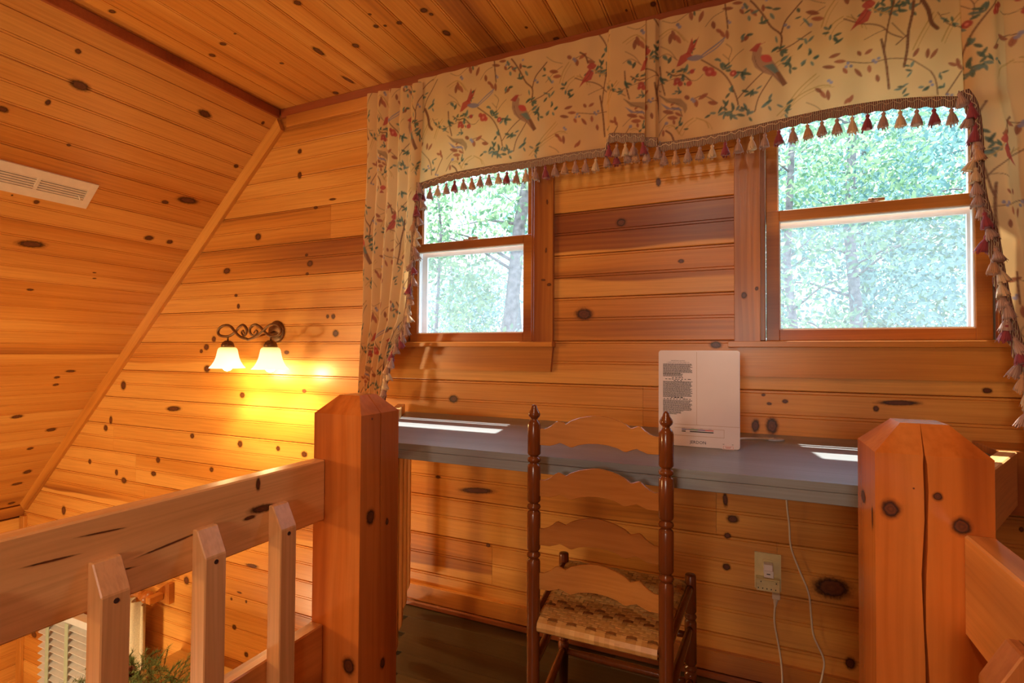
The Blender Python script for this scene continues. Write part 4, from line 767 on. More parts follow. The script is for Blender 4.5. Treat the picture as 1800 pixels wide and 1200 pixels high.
TILE = [('l','g',3,(539,399,517,366,503,324)),('l','g',1.6,(548,391,526,358,512,317)),('l','g',3,(402,90,437,136,488,178)),('l','g',1.6,(411,83,446,129,497,171)),('l','g',3,(378,68,431,114,494,138,527,134)),('l','g',1.6,(388,61,440,107,503,131,536,127)),('l','g',3,(74,59,94,91,121,106)),('l','g',1.6,(85,51,105,83,132,98)),('l','g',3,(131,104,161,86,172,62)),('l','g',1.6,(142,97,171,79,183,54)),('l','g',3,(4,413,53,430,94,381)),('l','g',1.6,(16,405,64,422,105,372)),('l','g',3,(620,371,661,328,707,347)),('l','g',1.6,(628,363,669,321,715,340)),('l','g',3,(736,198,756,242,785,295)),('l','g',1.6,(743,191,763,235,793,288)),('l','g',3,(355,220,379,241,414,260)),('l','g',1.6,(365,212,389,234,424,253)),('l','g',3,(804,206,823,249,847,279)),('l','g',1.6,(811,199,830,243,854,272)),('l','g',3,(915,261,942,277,968,264)),('l','g',1.6,(922,254,949,270,975,258)),('l','g',3,(895,90,918,91,940,58)),('l','g',1.6,(902,84,925,85,946,52)),('l','b',3.75,(263,123,257,152,238,204,213,244,181,273,148,300)),('l','b',1.5,(238,245,235,281,244,313,226,337)),('l','b',1.5,(242,272,257,289,280,306)),('l','b',1.5,(235,281,216,304)),('l','b',3.0,(263,144,294,178,331,212,358,227)),('l','b',3.0,(313,93,325,138,355,186,379,221)),('l','b',3.0,(379,275,426,290,475,315)),('l','b',4.5,(388,279,391,326,362,360,338,407,314,447,301,464)),('l','b',3.75,(391,332,403,369,427,397,450,420)),('l','b',3.0,(563,333,604,311,635,301,661,285,681,260,711,241)),('l','b',1.5,(616,258,645,269,671,275)),('l','b',1.5,(582,342,596,317)),('l','b',5.25,(659,247,670,176,677,94)),('l','b',3.75,(666,214,676,287,692,357)),('l','b',6.0,(715,154,723,207,726,255,736,308,739,344)),('l','b',3.0,(696,223,726,249)),('l','b',2.25,(686,290,726,234)),('l','b',2.25,(571,198,634,184,680,184,726,173,750,151,777,122)),('l','b',3.0,(777,122,788,95,793,51)),('l','b',9.0,(759,339,773,304,780,266,794,246)),('l','b',1.5,(4,337,33,347,71,316)),('l','b',1.5,(12,379,46,352,67,319)),('l','b',1.5,(-3,239,67,254,128,234,154,249)),('l','b',3.75,(223,486,226,450,232,387)),('l','b',1.5,(161,410,187,439,220,452)),('l','b',1.5,(19,468,60,450,108,474,148,471)),('l','b',2.25,(114,169,154,175,200,142)),('l','b',1.5,(5,107,33,131,74,152)),('l','b',1.5,(460,92,488,74,502,58)),('l','b',3.0,(812,49,831,80,850,112)),('l','b',2.25,(795,293,818,256,851,236,878,217)),('l','b',1.5,(804,284,823,285)),('l','b',3.75,(897,283,924,264,950,263,976,239)),('l','b',2.25,(914,156,940,144,949,119)),('l','b',3.0,(903,-28,930,-50,947,-82,964,-119)),('l','b',3.75,(957,20,969,-28,977,-75)),('l','b',2.25,(868,55,882,82,895,102)),('l','b',3.75,(875,307,879,259,892,202)),('e','r',(12.0,4.4,10),(538,225)),('e','r',(12.5,4.3,-10),(552,203)),('e','r',(13.6,4.4,-15),(522,193)),('e','r',(8.3,4.3,-60),(565,171)),('e','r',(13.1,4.2,-55),(600,160)),('e','r',(9.2,4.2,-85),(629,166)),('e','r',(9.1,4.1,-80),(649,132)),('e','r',(7.0,4.2,-60),(603,219)),('e','r',(8.6,4.2,30),(627,219)),('e','r',(10.2,3.9,60),(743,187)),('e','r',(11.2,3.9,85),(770,177)),('e','r',(12.6,3.8,55),(785,173)),('e','r',(12.8,4.4,-60),(505,111)),('e','r',(12.7,4.4,-85),(520,105)),('e','r',(9.2,4.5,-40),(494,125)),('e','r',(15.1,5.5,-75),(57,406)),('e','r',(15.1,5.5,-60),(71,391)),('e','r',(13.7,5.5,-95),(46,396)),('e','r',(11.0,5.3,-80),(131,155)),('e','r',(12.1,5.2,-20),(184,145)),('e','r',(13.0,5.3,25),(154,173)),('e','r',(15.2,5.5,-20),(39,140)),('e','r',(13.6,5.5,-10),(53,118)),('e','r',(8.8,4.3,50),(570,77)),('e','r',(10.0,4.3,65),(580,82)),('e','r',(9.3,3.7,-30),(829,134)),('e','r',(9.2,3.7,-60),(845,124)),('e','r',(9.2,3.7,-80),(841,138)),('e','r',(7.4,5.4,-40),(101,182)),('e','r',(7.3,3.6,40),(918,167)),('e','r',(10.2,3.5,-35),(936,128)),('e','r',(6.8,3.5,-80),(922,102)),('e','r',(9.0,3.6,-90),(886,69)),('e','r',(6.9,3.6,-60),(904,24)),('e','r',(7.2,3.5,80),(938,-57)),('e','r',(8.1,3.5,-30),(956,-89)),('e','r',(8.7,3.5,-70),(925,-78)),('e','r',(14.5,5.3,70),(148,449)),('e','r',(12.9,5.4,-80),(115,462)),('e','r',(10.7,5.2,-80),(187,411)),('e','r',(7.5,3.7,-45),(867,-21)),('e','w',(10.3,3.6,-249),(287,449)),('e','w',(9.1,3.8,12),(315,423)),('e','v',(8.9,2.5,-151),(292,430)),('e','w',(7.4,3.7,-78),(297,406)),('e','v',(9.7,2.7,-205),(355,424)),('e','v',(9.9,3.2,-364),(378,415)),('e','w',(10.0,3.7,-61),(365,394)),('e','v',(7.1,3.0,-136),(278,351)),('e','v',(7.9,3.7,0),(299,351)),('e','w',(7.0,4.0,-85),(277,344)),('e','v',(9.5,3.0,-274),(335,392)),('e','v',(10.1,2.7,-18),(337,379)),('e','v',(7.9,3.2,-351),(345,383)),('e','w',(9.2,2.3,-65),(465,345)),('e','w',(9.4,2.8,-58),(459,354)),('e','v',(6.9,2.4,-175),(439,370)),('e','v',(6.5,3.7,-250),(440,394)),('e','v',(9.5,3.0,-141),(372,284)),('e','v',(8.2,3.6,2),(400,275)),('e','w',(9.3,2.5,-259),(377,315)),('e','v',(8.1,3.8,-74),(392,266)),('e','v',(9.0,3.1,-338),(392,287)),('e','v',(10.0,3.8,-152),(374,285)),('e','v',(7.4,3.5,-201),(400,270)),('e','w',(8.9,3.3,-145),(398,248)),('e','v',(8.1,3.5,-142),(399,250)),('e','w',(8.4,2.3,-108),(406,236)),('e','v',(9.2,3.3,-108),(414,241)),('e','w',(9.3,2.8,-145),(402,249)),('e','w',(9.4,3.0,-314),(474,292)),('e','w',(7.8,3.2,-73),(472,254)),('e','w',(8.2,3.2,-258),(460,288)),('e','w',(8.8,2.3,-204),(446,299)),('e','v',(8.7,3.2,-131),(444,275)),('e','v',(6.9,2.8,-150),(407,227)),('e','v',(7.7,3.2,-75),(416,222)),('e','v',(7.8,2.7,-80),(416,205)),('e','v',(6.5,3.2,-17),(428,210)),('e','v',(9.8,3.5,-191),(405,232)),('e','v',(6.7,3.1,-296),(471,248)),('e','w',(7.3,3.5,-314),(489,231)),('e','w',(6.7,3.1,-62),(477,213)),('e','v',(7.3,3.7,-128),(453,219)),('e','v',(7.0,3.6,-345),(488,231)),('e','w',(7.9,2.7,-148),(453,224)),('e','v',(6.9,3.2,-63),(542,275)),('e','v',(9.0,3.2,10),(546,289)),('e','w',(7.0,3.0,-94),(527,285)),('e','w',(6.5,3.3,-220),(516,317)),('e','v',(7.8,2.9,-183),(515,302)),('e','v',(6.9,2.8,-293),(527,318)),('e','v',(8.5,2.7,-324),(552,268)),('e','v',(9.0,2.7,-248),(541,277)),('e','v',(8.7,2.3,-326),(547,267)),('e','v',(8.5,3.4,-228),(541,273)),('e','v',(8.8,3.0,-177),(77,278)),('e','v',(10.7,4.0,-302),(97,282)),('e','w',(11.4,3.9,17),(115,269)),('e','w',(11.3,3.9,-281),(100,284)),('e','v',(9.9,3.4,-84),(88,252)),('e','v',(9.0,2.8,-197),(90,282)),('e','w',(7.6,3.3,-195),(199,290)),('e','w',(8.5,2.7,-227),(204,288)),('e','v',(10.5,3.4,-61),(221,265)),('e','v',(9.9,3.4,-72),(212,265)),('e','w',(7.7,3.7,-93),(214,268)),('e','v',(7.4,3.5,-15),(234,244)),('e','v',(10.0,2.6,-329),(229,264)),('e','w',(9.6,2.9,3),(226,253)),('e','w',(7.5,3.5,-341),(236,256)),('e','w',(8.1,3.1,-62),(277,210)),('e','w',(8.4,3.8,-300),(283,232)),('e','w',(8.3,2.6,-185),(265,230)),('e','w',(8.6,3.7,-42),(277,216)),('e','w',(8.5,3.2,-145),(258,220)),('e','v',(8.3,3.8,-34),(279,225)),('e','v',(7.9,2.8,-90),(276,223)),('e','v',(10.2,3.5,-21),(291,223)),('e','v',(9.4,3.0,-180),(260,231)),('e','v',(7.0,2.9,-237),(244,174)),('e','v',(8.2,3.3,-131),(231,160)),('e','v',(7.8,3.6,-290),(243,182)),('e','w',(7.0,2.6,-249),(239,177)),('e','v',(10.4,3.2,-138),(301,159)),('e','w',(8.5,3.9,-6),(313,156)),('e','v',(6.9,2.8,-82),(307,155)),('e','v',(10.3,2.7,-110),(304,156)),('e','v',(7.9,2.6,-147),(290,153)),('e','w',(7.4,2.4,-334),(326,170)),('e','v',(9.1,3.6,-199),(285,165)),('e','w',(7.9,2.7,-99),(219,92)),('e','w',(8.1,2.7,-6),(249,89)),('e','v',(9.2,2.9,-61),(226,100)),('e','v',(8.1,3.1,-228),(223,117)),('e','w',(9.2,4.0,-160),(212,104)),('e','v',(10.1,3.6,-300),(227,133)),('e','v',(10.1,3.2,-239),(222,138)),('e','v',(9.5,3.0,2),(235,103)),('e','v',(7.1,2.7,-266),(246,111)),('e','w',(7.7,3.2,-301),(262,112)),('e','v',(10.1,3.7,-94),(242,88)),('e','w',(8.6,4.0,-208),(236,95)),('e','w',(8.6,3.2,-39),(253,81)),('e','v',(10.6,3.5,-252),(247,121)),('e','v',(10.8,2.6,-297),(207,117)),('e','v',(8.0,3.1,-155),(168,102)),('e','w',(8.1,3.2,-187),(185,110)),('e','w',(9.3,3.2,-332),(229,98)),('e','v',(7.7,2.7,-312),(210,117)),('e','w',(7.9,3.5,-345),(302,92)),('e','v',(6.9,3.3,-229),(276,109)),('e','v',(6.8,2.9,-59),(300,70)),('e','v',(10.5,3.8,-196),(271,87)),('e','v',(9.7,3.0,-255),(286,111)),('e','v',(7.1,2.6,-235),(286,106)),('e','w',(8.0,3.9,-195),(273,103)),('e','w',(9.2,3.9,-281),(293,94)),('e','w',(9.1,2.8,-248),(284,115)),('e','w',(8.5,3.0,-292),(356,118)),('e','w',(9.8,3.8,-147),(343,109)),('e','w',(8.6,3.5,-131),(344,110)),('e','v',(7.5,3.3,-343),(355,118)),('e','w',(7.4,2.5,-64),(357,95)),('e','w',(8.0,3.0,-300),(359,133)),('e','v',(8.5,3.7,-306),(411,89)),('e','v',(8.5,2.6,7),(409,81)),('e','w',(9.0,2.4,-213),(387,98)),('e','v',(9.3,3.3,-326),(415,106)),('e','w',(8.1,2.5,-64),(405,61)),('e','v',(8.6,2.5,-71),(406,77)),('e','w',(7.5,3.1,-292),(734,155)),('e','v',(5.8,2.1,-207),(722,154)),('e','w',(7.6,2.1,-128),(727,126)),('e','v',(7.2,2.4,-206),(726,139)),('e','w',(5.6,2.9,-191),(754,81)),('e','v',(6.3,2.8,-131),(768,74)),('e','v',(7.3,2.9,-142),(764,74)),('e','w',(6.7,2.0,-101),(798,108)),('e','v',(6.0,2.0,-84),(801,101)),('e','v',(7.8,2.0,-345),(811,116)),('e','w',(6.2,1.9,-276),(808,76)),('e','v',(5.4,2.2,-193),(801,73)),('e','v',(6.0,3.0,-170),(800,72)),('e','v',(7.8,2.5,-188),(707,94)),('e','w',(5.6,2.0,-341),(718,98)),('e','w',(8.3,2.5,-178),(700,88)),('e','v',(7.8,2.5,-300),(715,80)),('e','v',(6.3,2.6,-345),(719,67)),('e','v',(6.9,2.1,-232),(700,340)),('e','v',(5.5,3.0,-350),(712,342)),('e','v',(8.3,3.2,-187),(699,339)),('e','v',(7.8,2.5,-83),(705,327)),('e','w',(7.1,2.0,-31),(837,250)),('e','v',(6.5,2.6,-259),(829,266)),('e','v',(6.7,2.7,-64),(833,248)),('e','v',(7.2,2.3,-173),(855,237)),('e','v',(6.5,1.9,-212),(857,246)),('e','v',(6.3,2.6,-149),(863,234)),('e','w',(7.6,2.9,-162),(859,230)),('e','w',(5.4,2.4,-122),(813,266)),('e','w',(6.1,2.5,-210),(808,272)),('e','v',(6.8,2.1,-46),(817,264)),('e','v',(5.3,2.9,-7),(919,278)),('e','w',(5.6,2.7,-106),(912,263)),('e','v',(5.6,2.8,-136),(905,273)),('e','v',(5.0,2.6,-326),(920,284)),('e','w',(6.1,2.7,24),(941,202)),('e','w',(6.5,2.4,-195),(932,208)),('e','v',(6.6,1.9,-315),(941,204)),('e','w',(6.8,1.9,-174),(923,202)),('e','w',(5.5,2.1,-273),(940,208)),('e','w',(6.1,1.9,-255),(937,218)),('e','v',(5.0,2.1,-69),(958,230)),('e','w',(5.3,1.9,-152),(949,245)),('e','v',(7.2,1.9,-233),(956,260)),('e','w',(6.3,2.5,-172),(949,251)),('e','v',(5.1,2.0,-273),(944,112)),('e','w',(6.5,2.8,-297),(947,93)),('e','v',(6.5,2.7,-282),(941,100)),('e','v',(6.4,2.5,-3),(962,73)),('e','v',(5.0,2.6,-141),(931,81)),('e','v',(5.3,2.8,-330),(943,91)),('e','v',(6.0,2.0,-294),(902,15)),('e','v',(6.4,2.9,-230),(888,13)),('e','w',(5.3,2.4,-142),(890,8)),('e','v',(5.4,2.3,-383),(975,-6)),('e','v',(7.2,2.1,-162),(960,-7)),('e','w',(6.1,1.9,-303),(971,-2)),('e','v',(7.1,2.3,-338),(973,-2)),('e','v',(6.0,2.6,-108),(962,-20)),('e','w',(10.8,3.0,-78),(16,260)),('e','v',(9.6,3.9,-69),(15,260)),('e','v',(10.1,3.2,-50),(19,251)),('e','v',(10.9,3.4,-24),(25,258)),('e','w',(11.5,3.3,-220),(30,331)),('e','v',(9.3,4.5,-293),(44,322)),('e','w',(7.7,4.4,-224),(28,337)),('e','f',(15.6,15.6,0),(175,253)),('e','f',(9.2,9.2,0),(161,266)),('e','f',(9.1,9.1,0),(188,244)),('e','f',(10.7,10.7,0),(248,231)),('e','f',(8.0,8.0,0),(118,268)),('e','f',(11.5,11.5,0),(933,245)),('e','f',(8.8,8.8,0),(943,233)),('e','f',(6.2,6.2,0),(926,235)),('e','f',(9.5,9.5,0),(972,229)),('e','F',(5.2,5.2,0),(175,253)),('e','F',(3.8,3.8,0),(248,231)),('e','F',(3.5,3.5,0),(933,242)),('e','y',(4.8,4.8,0),(573,193)),('e','y',(4.8,4.8,0),(581,183)),('e','y',(4.8,4.8,0),(568,183)),('e','y',(4.7,4.7,0),(639,189)),('e','y',(4.6,4.6,0),(652,192)),('e','y',(4.6,4.6,0),(645,182)),('e','y',(4.9,4.9,0),(522,150)),('e','y',(4.9,4.9,0),(528,143)),('e','y',(5.3,5.3,0),(403,357)),('e','y',(5.2,5.2,0),(412,348)),('e','y',(6.2,6.2,0),(71,441)),('e','y',(6.1,6.1,0),(77,432)),('e','y',(6.0,6.0,0),(118,172)),('e','y',(6.0,6.0,0),(124,164)),('e','y',(4.3,4.3,0),(776,92)),('e','y',(4.3,4.3,0),(780,82)),('e','y',(4.2,4.2,0),(816,49)),('e','y',(4.2,4.2,0),(826,45)),('e','y',(4.1,4.1,0),(874,39)),('e','y',(4.1,4.1,0),(870,31)),('e','y',(6.2,6.2,0),(33,102)),('p','t',0,(307,298,325,313,336,298,333,278,355,266,374,236,386,210,408,168,395,160,367,198,337,216,314,239,304,268)),('p','f',0,(297,298,319,316,333,316,319,289)),('l','f',1.5,(328,310,344,314)),('e','f',(20.4,12.0,-35),(348,260)),('p','w',0,(340,238,367,239,384,210,373,205)),('p','b',0,(373,209,386,210,408,167,395,160)),('l','d',1,(313,277,319,248,337,220)),('l','d',1,(337,237,361,212,391,172)),('p','f',0,(66,294,79,330,105,340,120,322,101,310,79,296)),('p','f',0,(98,332,118,386,123,359,142,385,128,351,113,328)),('e','y',(28.0,10.0,-10),(128,312)),('l','y',4,(148,313,187,337,223,359)),('l','y',3,(151,307,194,329,219,350)),('e','f',(17.7,12.5,0),(628,363)),('p','f',0,(620,355,636,338,626,313,599,306,579,291,596,320,609,342)),('l','d',1,(627,346,614,325,593,308)),('l','b',5,(583,425,604,407,614,378)),('e','f',(15.0,10.6,0),(933,23)),('p','f',0,(926,14,940,0,931,-23,908,-32,892,-47,905,-19,917,2)),('l','d',1,(932,7,921,-14,903,-31)),('l','b',5,(895,76,913,60,922,35)),('p','t',0,(5,210,33,190,81,181,100,158,102,143,94,127,86,149,60,165,33,174)),('p','y',0,(12,178,46,153,74,152,87,139,33,151)),('l','d',1.2,(8,206,39,179,74,163))]
def draw(it, dx=0, dy=0):
    k, c, w_, q = it; P = [(q[i] + dx, q[i + 1] + dy) for i in range(0, len(q), 2)]; col = CL[c]
    if k == 'l':
        Q = [(p.x, p.y) for p in spline([(a, b, 0) for a, b in P], 5)] if len(P) > 2 else P
        for i in range(len(Q) - 1): seg(*Q[i], *Q[i + 1], w_ * 1.25, w_ * 1.15, col)
    elif k == 'p': poly(P, tuple(x * rng.uniform(.9, 1.15) for x in col))
    else:
        f_ = rng.uniform(.8, 1.3); gs = 1.35 if c in 'rvw' else 1.0; ell(*P[0], w_[0] * gs, w_[1] * gs, w_[2], tuple(min(1, x * f_) for x in col))
        if c in 'rvw' : seg(P[0][0] - w_[0] * .7 * math.cos(R(w_[2])), P[0][1] - w_[0] * .7 * math.sin(R(w_[2])), P[0][0] + w_[0] * .7 * math.cos(R(w_[2])), P[0][1] + w_[0] * .7 * math.sin(R(w_[2])), .8, .5, tuple(x * .55 for x in col))
for it in TILE:                                  # sprays that fill the upper right of the repeat
    if it[0] != 'p' and it[3][0] < 360 and it[3][1] < 230: draw(it, 440, 235)
for it in TILE:
    if it[0] == 'e' and it[1] in 'rvy' and 380 < it[3][0] < 640 and it[3][1] < 210: draw(it, -380 + 90, 262)
for it in TILE: draw(it)
IMG = np.clip(IMG, 0, 1)
IMG = IMG.reshape(TH // SS, SS, TW // SS, SS, 3).mean((1, 3))
def sample(u, v):
    """u, v in mm of cloth; each higher repeat is shifted half a repeat sideways"""
    row = np.floor(v / PH); u = (u + row * PW * .5) % PW; v = v % PH
    x = u / PR; y = np.clip(v / PR, 0, IMG.shape[0] - 1.001); x0 = np.floor(x).astype(int); y0_ = np.floor(y).astype(int); fx = (x - x0)[..., None]; fy = (y - y0_)[..., None]
    w_ = IMG.shape[1]; a = IMG[y0_, x0 % w_]; b = IMG[y0_, (x0 + 1) % w_]; c = IMG[np.minimum(y0_ + 1, IMG.shape[0] - 1), x0 % w_]; d = IMG[np.minimum(y0_ + 1, IMG.shape[0] - 1), (x0 + 1) % w_]
    return (a * (1 - fx) + b * fx) * (1 - fy) + (c * (1 - fx) + d * fx) * fy
def cloth(name, X, Y, Z, U, V, parent):
    """grid sheet with the print baked into a colour attribute"""
    nr, nc = X.shape; co = np.stack([X, Y, Z], -1).reshape(-1, 3); c = (co.min(0) + co.max(0)) / 2; co = co - c
    i = np.arange(nr * nc).reshape(nr, nc); q4_ = np.stack([i[:-1, :-1], i[:-1, 1:], i[1:, 1:], i[1:, :-1]], -1).reshape(-1, 4)
    me = bpy.data.meshes.new(name); me.vertices.add(len(co)); me.vertices.foreach_set('co', co.astype(np.float32).ravel())
    me.loops.add(q4_.size); me.loops.foreach_set('vertex_index', q4_.astype(np.int32).ravel()); me.polygons.add(len(q4_)); me.polygons.foreach_set('loop_start', np.arange(0, q4_.size, 4, dtype=np.int32)); me.polygons.foreach_set('loop_total', np.full(len(q4_), 4, np.int32))
    me.update(calc_edges=True); me.polygons.foreach_set('use_smooth', [True] * len(q4_))
    at = me.color_attributes.new('print', 'FLOAT_COLOR', 'POINT'); col = np.ones((len(co), 4), np.float32); col[:, :3] = sample(U, V).reshape(-1, 3); at.data.foreach_set('color', col.ravel())
    return link(name, me, parent, M['chintz'], Vector(c) - base(parent))
# tassels: four shared meshes
def tassel_mesh(k, sd):
    r_ = random.Random(sd); g = G_(); g.lathe([(.0012, 0), (.0016, -.006), (.0042, -.008), (.0050, -.012), (.0034, -.016), (.0040, -.018), (.0078, -.028), (.0108, -.040), (.0125, -.048), (.0005, -.047)], (0, 0, 0), 12)
    for q_ in range(22):
        a = r_.uniform(0, 6.28); l = r_.uniform(.048, .056); rr_ = r_.uniform(.010, .0155); d = .12
        p0 = Vector((.0075 * math.cos(a), .0075 * math.sin(a), -.026)); p1 = Vector((rr_ * math.cos(a), rr_ * math.sin(a), -l)); t_ = Vector((-math.sin(a), math.cos(a), 0)) * .0011
        g.add([p0 - t_, p0 + t_, p1 + t_, p1 - t_], [(0, 1, 2, 3)])
    me = bpy.data.meshes.new('tassel'); me.from_pydata(g.v, [], g.f); me.polygons.foreach_set('use_smooth', [True] * len(me.polygons)); me.materials.append(M[k]); return me
TM = [tassel_mesh(k, i) for i, k in enumerate(('t_red', 't_mix', 't_cream', 't_mix', 't_gold'))]
seq = [0, 1, 2, 1, 0, 3, 4, 1, 3, 2]
def tassel(parent, x, y, z, i, s=1.0, tx=0.0, ty=0.0):
    o = bpy.data.objects.new('tassel', TM[seq[i % len(seq)]]); COL.objects.link(o); o.parent = parent; o.location = Vector((x, y, z)) - base(parent)
    o.rotation_euler = (tx, ty, rng.uniform(0, 6)); o.scale = (s * 1.22, s * 1.22, s * rng.uniform(.92, 1.08)); return o
def braid(name, path, h, parent, n=None, drop=Vector((0, 0, -1))):
    """flat woven braid along the path, scalloped below"""
    P = spline(path, 14); v = []; f = []; L = 0; prev = P[0]
    for i, p in enumerate(P):
        L += (p - prev).length; prev = p; sc = .006 * abs(math.sin(L / .040 * math.pi)); d = drop(i, P) if callable(drop) else drop
        nrm = Vector((0, -1, 0))
        for k, (a, b) in enumerate(((0, .0015), (.15, .004), (.5, .0052), (.85, .004), (1, .0015))): v.append(p + d * (h * a + (sc if k >= 3 else 0)) + nrm * (b + (.0012 * math.sin(L * 420) if 0 < k < 4 else 0)))
        v += [p + d * (h + sc), p]
    m = 7
    for i in range(len(P) - 1):
        for k in range(m): f.append((i * m + k, i * m + (k + 1) % m, (i + 1) * m + (k + 1) % m, (i + 1) * m + k))
    o = mk(name, v, f, 'braid', parent, True)
    Lc = 0; q_ = []
    for i, p in enumerate(P):
        if i: Lc += (p - P[i - 1]).length
        q_.append(p + drop * h * (.42 + .16 * math.sin(Lc * 210)) + Vector((0, -.0062, 0)))
    G_().tube(q_, .0011, 5).ob('wavy_cord', 't_cream', o, True); return o

# ------------------------------------------------------------------ valance
val = thing('valance', (-.4, 1.94, E + 1.175), 'cream bird-and-branch printed valance with tassel fringe across the top of both windows', 'valance')
YV = 1.880
bot = [(-1.31, .715), (-1.291, .722), (-1.227, .732), (-1.116, .745), (-.957, .749), (-.795, .748), (-.621, .751), (-.475, .748), (-.293, .736), (-.119, .736), (.054, .749), (.213, .760), (.361, .760), (.47, .750), (.553, .735), (.62, .73)]
bx_ = np.array([b[0] for b in bot]); bz_ = np.array([b[1] for b in bot])
def sheet(name, x0, x1, zt_, zbf, yf, parent, step=.0026, uo=0.0):
    n = int((x1 - x0) / step) + 2; xs = np.linspace(x0, x1, n); m = int(.46 / step); t = np.linspace(0, 1, m)[:, None]
    X = np.repeat(xs[None], m, 0); zb = zbf(xs)[None]; Z = E + zb + (zt_ - zb) * t; Y = yf(X, t)
    return cloth(name, X, Y, Z, (X + .297 + uo) * 1000, (Z - E - .70) * 1000, parent)
fy = lambda X, t: YV + .0035 * np.sin(X * 23) * (1 - t) + .002 * np.sin(X * 61 + 1)
sheet('fabric_panel', -1.305, -.468, 1.174, lambda x: np.interp(x, bx_, bz_) - .02, fy, val)
sheet('fabric_panel', -.296, .566, 1.174, lambda x: np.interp(x, bx_, bz_) - .02, fy, val)
# box pleat (jabot) between the two panels: two proud folds with a slot
def step_(X, a, w_): return 1 / (1 + np.exp(-(X - a) / w_))
sheet('jabot', -.476, -.334, 1.174, lambda x: np.interp(x, [-.476, -.458, -.334], [.728, .765, .752]), lambda X, t: YV - .016 * step_(X, -.468, .0015) - .010 * (1 - t) * step_(X, -.45, .01), val, uo=.12)
sheet('pleat', -.345, -.290, 1.174, lambda x: np.interp(x, [-.345, -.29], [.735, .722]), lambda X, t: YV - .004 - .010 * step_(X, -.335, .002) * (1 - step_(X, -.296, .0015)), val, uo=-.2)
bp = lambda pts, y: [(x, y, E + z) for x, z in pts]
braid('braid', bp([b for b in bot if b[0] < -.47], YV - .002), .028, val); braid('braid', bp([(-.292, .736)] + [b for b in bot if b[0] > -.2], YV - .002), .028, val)
braid('braid', bp([(-.476, .74), (-.466, .772), (-.456, .789), (-.40, .779), (-.334, .768)], YV - .026), .030, val); braid('braid', bp([(-.334, .757), (-.292, .750)], YV - .018), .030, val)
i = 0; x = -1.275
while x < .55:
    if not (-.475 < x < -.29): z = float(np.interp(x, bx_, bz_)); tassel(val, x, YV - .004, E + z - .030, i, 1.0, rng.uniform(-.05, .05), rng.uniform(-.08, .08))
    x += .0400; i += 1
for k in range(5): tassel(val, -.462 + .030 * k, YV - .028, E + .752 - .002 * k, k, .98, 0, rng.uniform(-.15, .15))
for k in range(6): tassel(val, -.478 + .037 * k, YV - .008, E + .728, k + 3, 1.0, 0, rng.uniform(-.25, .25))
bx('mounting_board', -1.58, 1.05, YV + .008, YB - .023, E + 1.150, E + 1.160, 'pine_x', val)

# ------------------------------------------------------------------ side curtains
def curtain(label, zl, xin, xout, folds, amp, sgn, ztop, zbot, y0c, group, uoff):
    t = thing('curtain', (float(np.mean(xout)), 1.93, E + ztop), label, 'curtain', group)
    m = int((ztop - zbot) / .0032); n = 300; z = np.linspace(zbot, ztop, m)[:, None]; s = np.linspace(0, 1, n)[None]
    xi = np.interp(z, zl, xin); xo = np.interp(z, zl, xout)
    ph = s * folds * 2 * np.pi; S = s + .018 * np.sin(ph * 1.0 + .6 + z * .8)
    X = xo + (xi - xo) * S
    Y = y0c + amp * (.55 + .45 * (ztop - z) / (ztop - zbot)) * (np.abs(np.sin(ph / 2 + .15 * np.sin(z * 3))) * -1.6 + .8) + .004 * np.sin(z * 9 + s * 5)
    edge = np.clip((.03 - s) / .03, 0, 1); Y = Y + edge * .10
    Z = E + z + 0 * s
    cloth('fabric', X, Y, Z, (s * 560 + uoff) + 0 * z, (z - .7) * 1000 + 0 * s + 1425, t)
    return t
zl = [-.215, -.205, -.08, .043, .14, .334, .528, .696, .80, 1.16]
cL = curtain('left printed curtain panel with tasselled edge hanging beside the smaller window', zl, [-1.468, -1.463, -1.440, -1.398, -1.346, -1.319, -1.304, -1.287, -1.282, -1.278], [-1.597, -1.597, -1.597, -1.597, -1.592, -1.588, -1.585, -1.580, -1.578, -1.575], 5, .016, 1, 1.150, -.212, 1.862, None, 300)
zr = [-.215, -.04, .068, .193, .319, .383, .464, .609, .728, 1.16]
cR = curtain('right printed curtain panel with tasselled edge at the right end of the valance', zr, [.70, .674, .650, .628, .614, .600, .586, .580, .556, .552], [1.0] * 10, 5, .020, -1, 1.174, -.212, 1.852, None, 130)
eL = [(-1.284, .715), (-1.288, .65), (-1.304, .528), (-1.319, .334), (-1.346, .14), (-1.395, .043), (-1.440, -.08), (-1.463, -.205)]
eR = [(.553, .735), (.572, .69), (.582, .609), (.586, .464), (.600, .383), (.614, .319), (.630, .193), (.652, .068), (.676, -.04), (.70, -.215)]
for t, pts, sg, yy0 in ((cL, eL, 1, 1.846), (cR, eR, -1, 1.832)):
    path = [(x, yy0, E + z) for x, z in pts]; P = spline(path, 10)
    braid('braid', path, .026, t, drop=Vector((sg * .9, 0, -.2)).normalized())
    d = 0; prev = P[0]; nxt = .0; i = 0
    for p in P:
        d += (p - prev).length; prev = p
        if d >= nxt:
            tassel(t, p.x + sg * rng.uniform(.014, .026), yy0 - .008 - .004 * (i % 2), p.z - .004, i * 3 + 1, 1.02, rng.uniform(-.1, .1), -sg * rng.uniform(.1, .4)); nxt += .031; i += 1

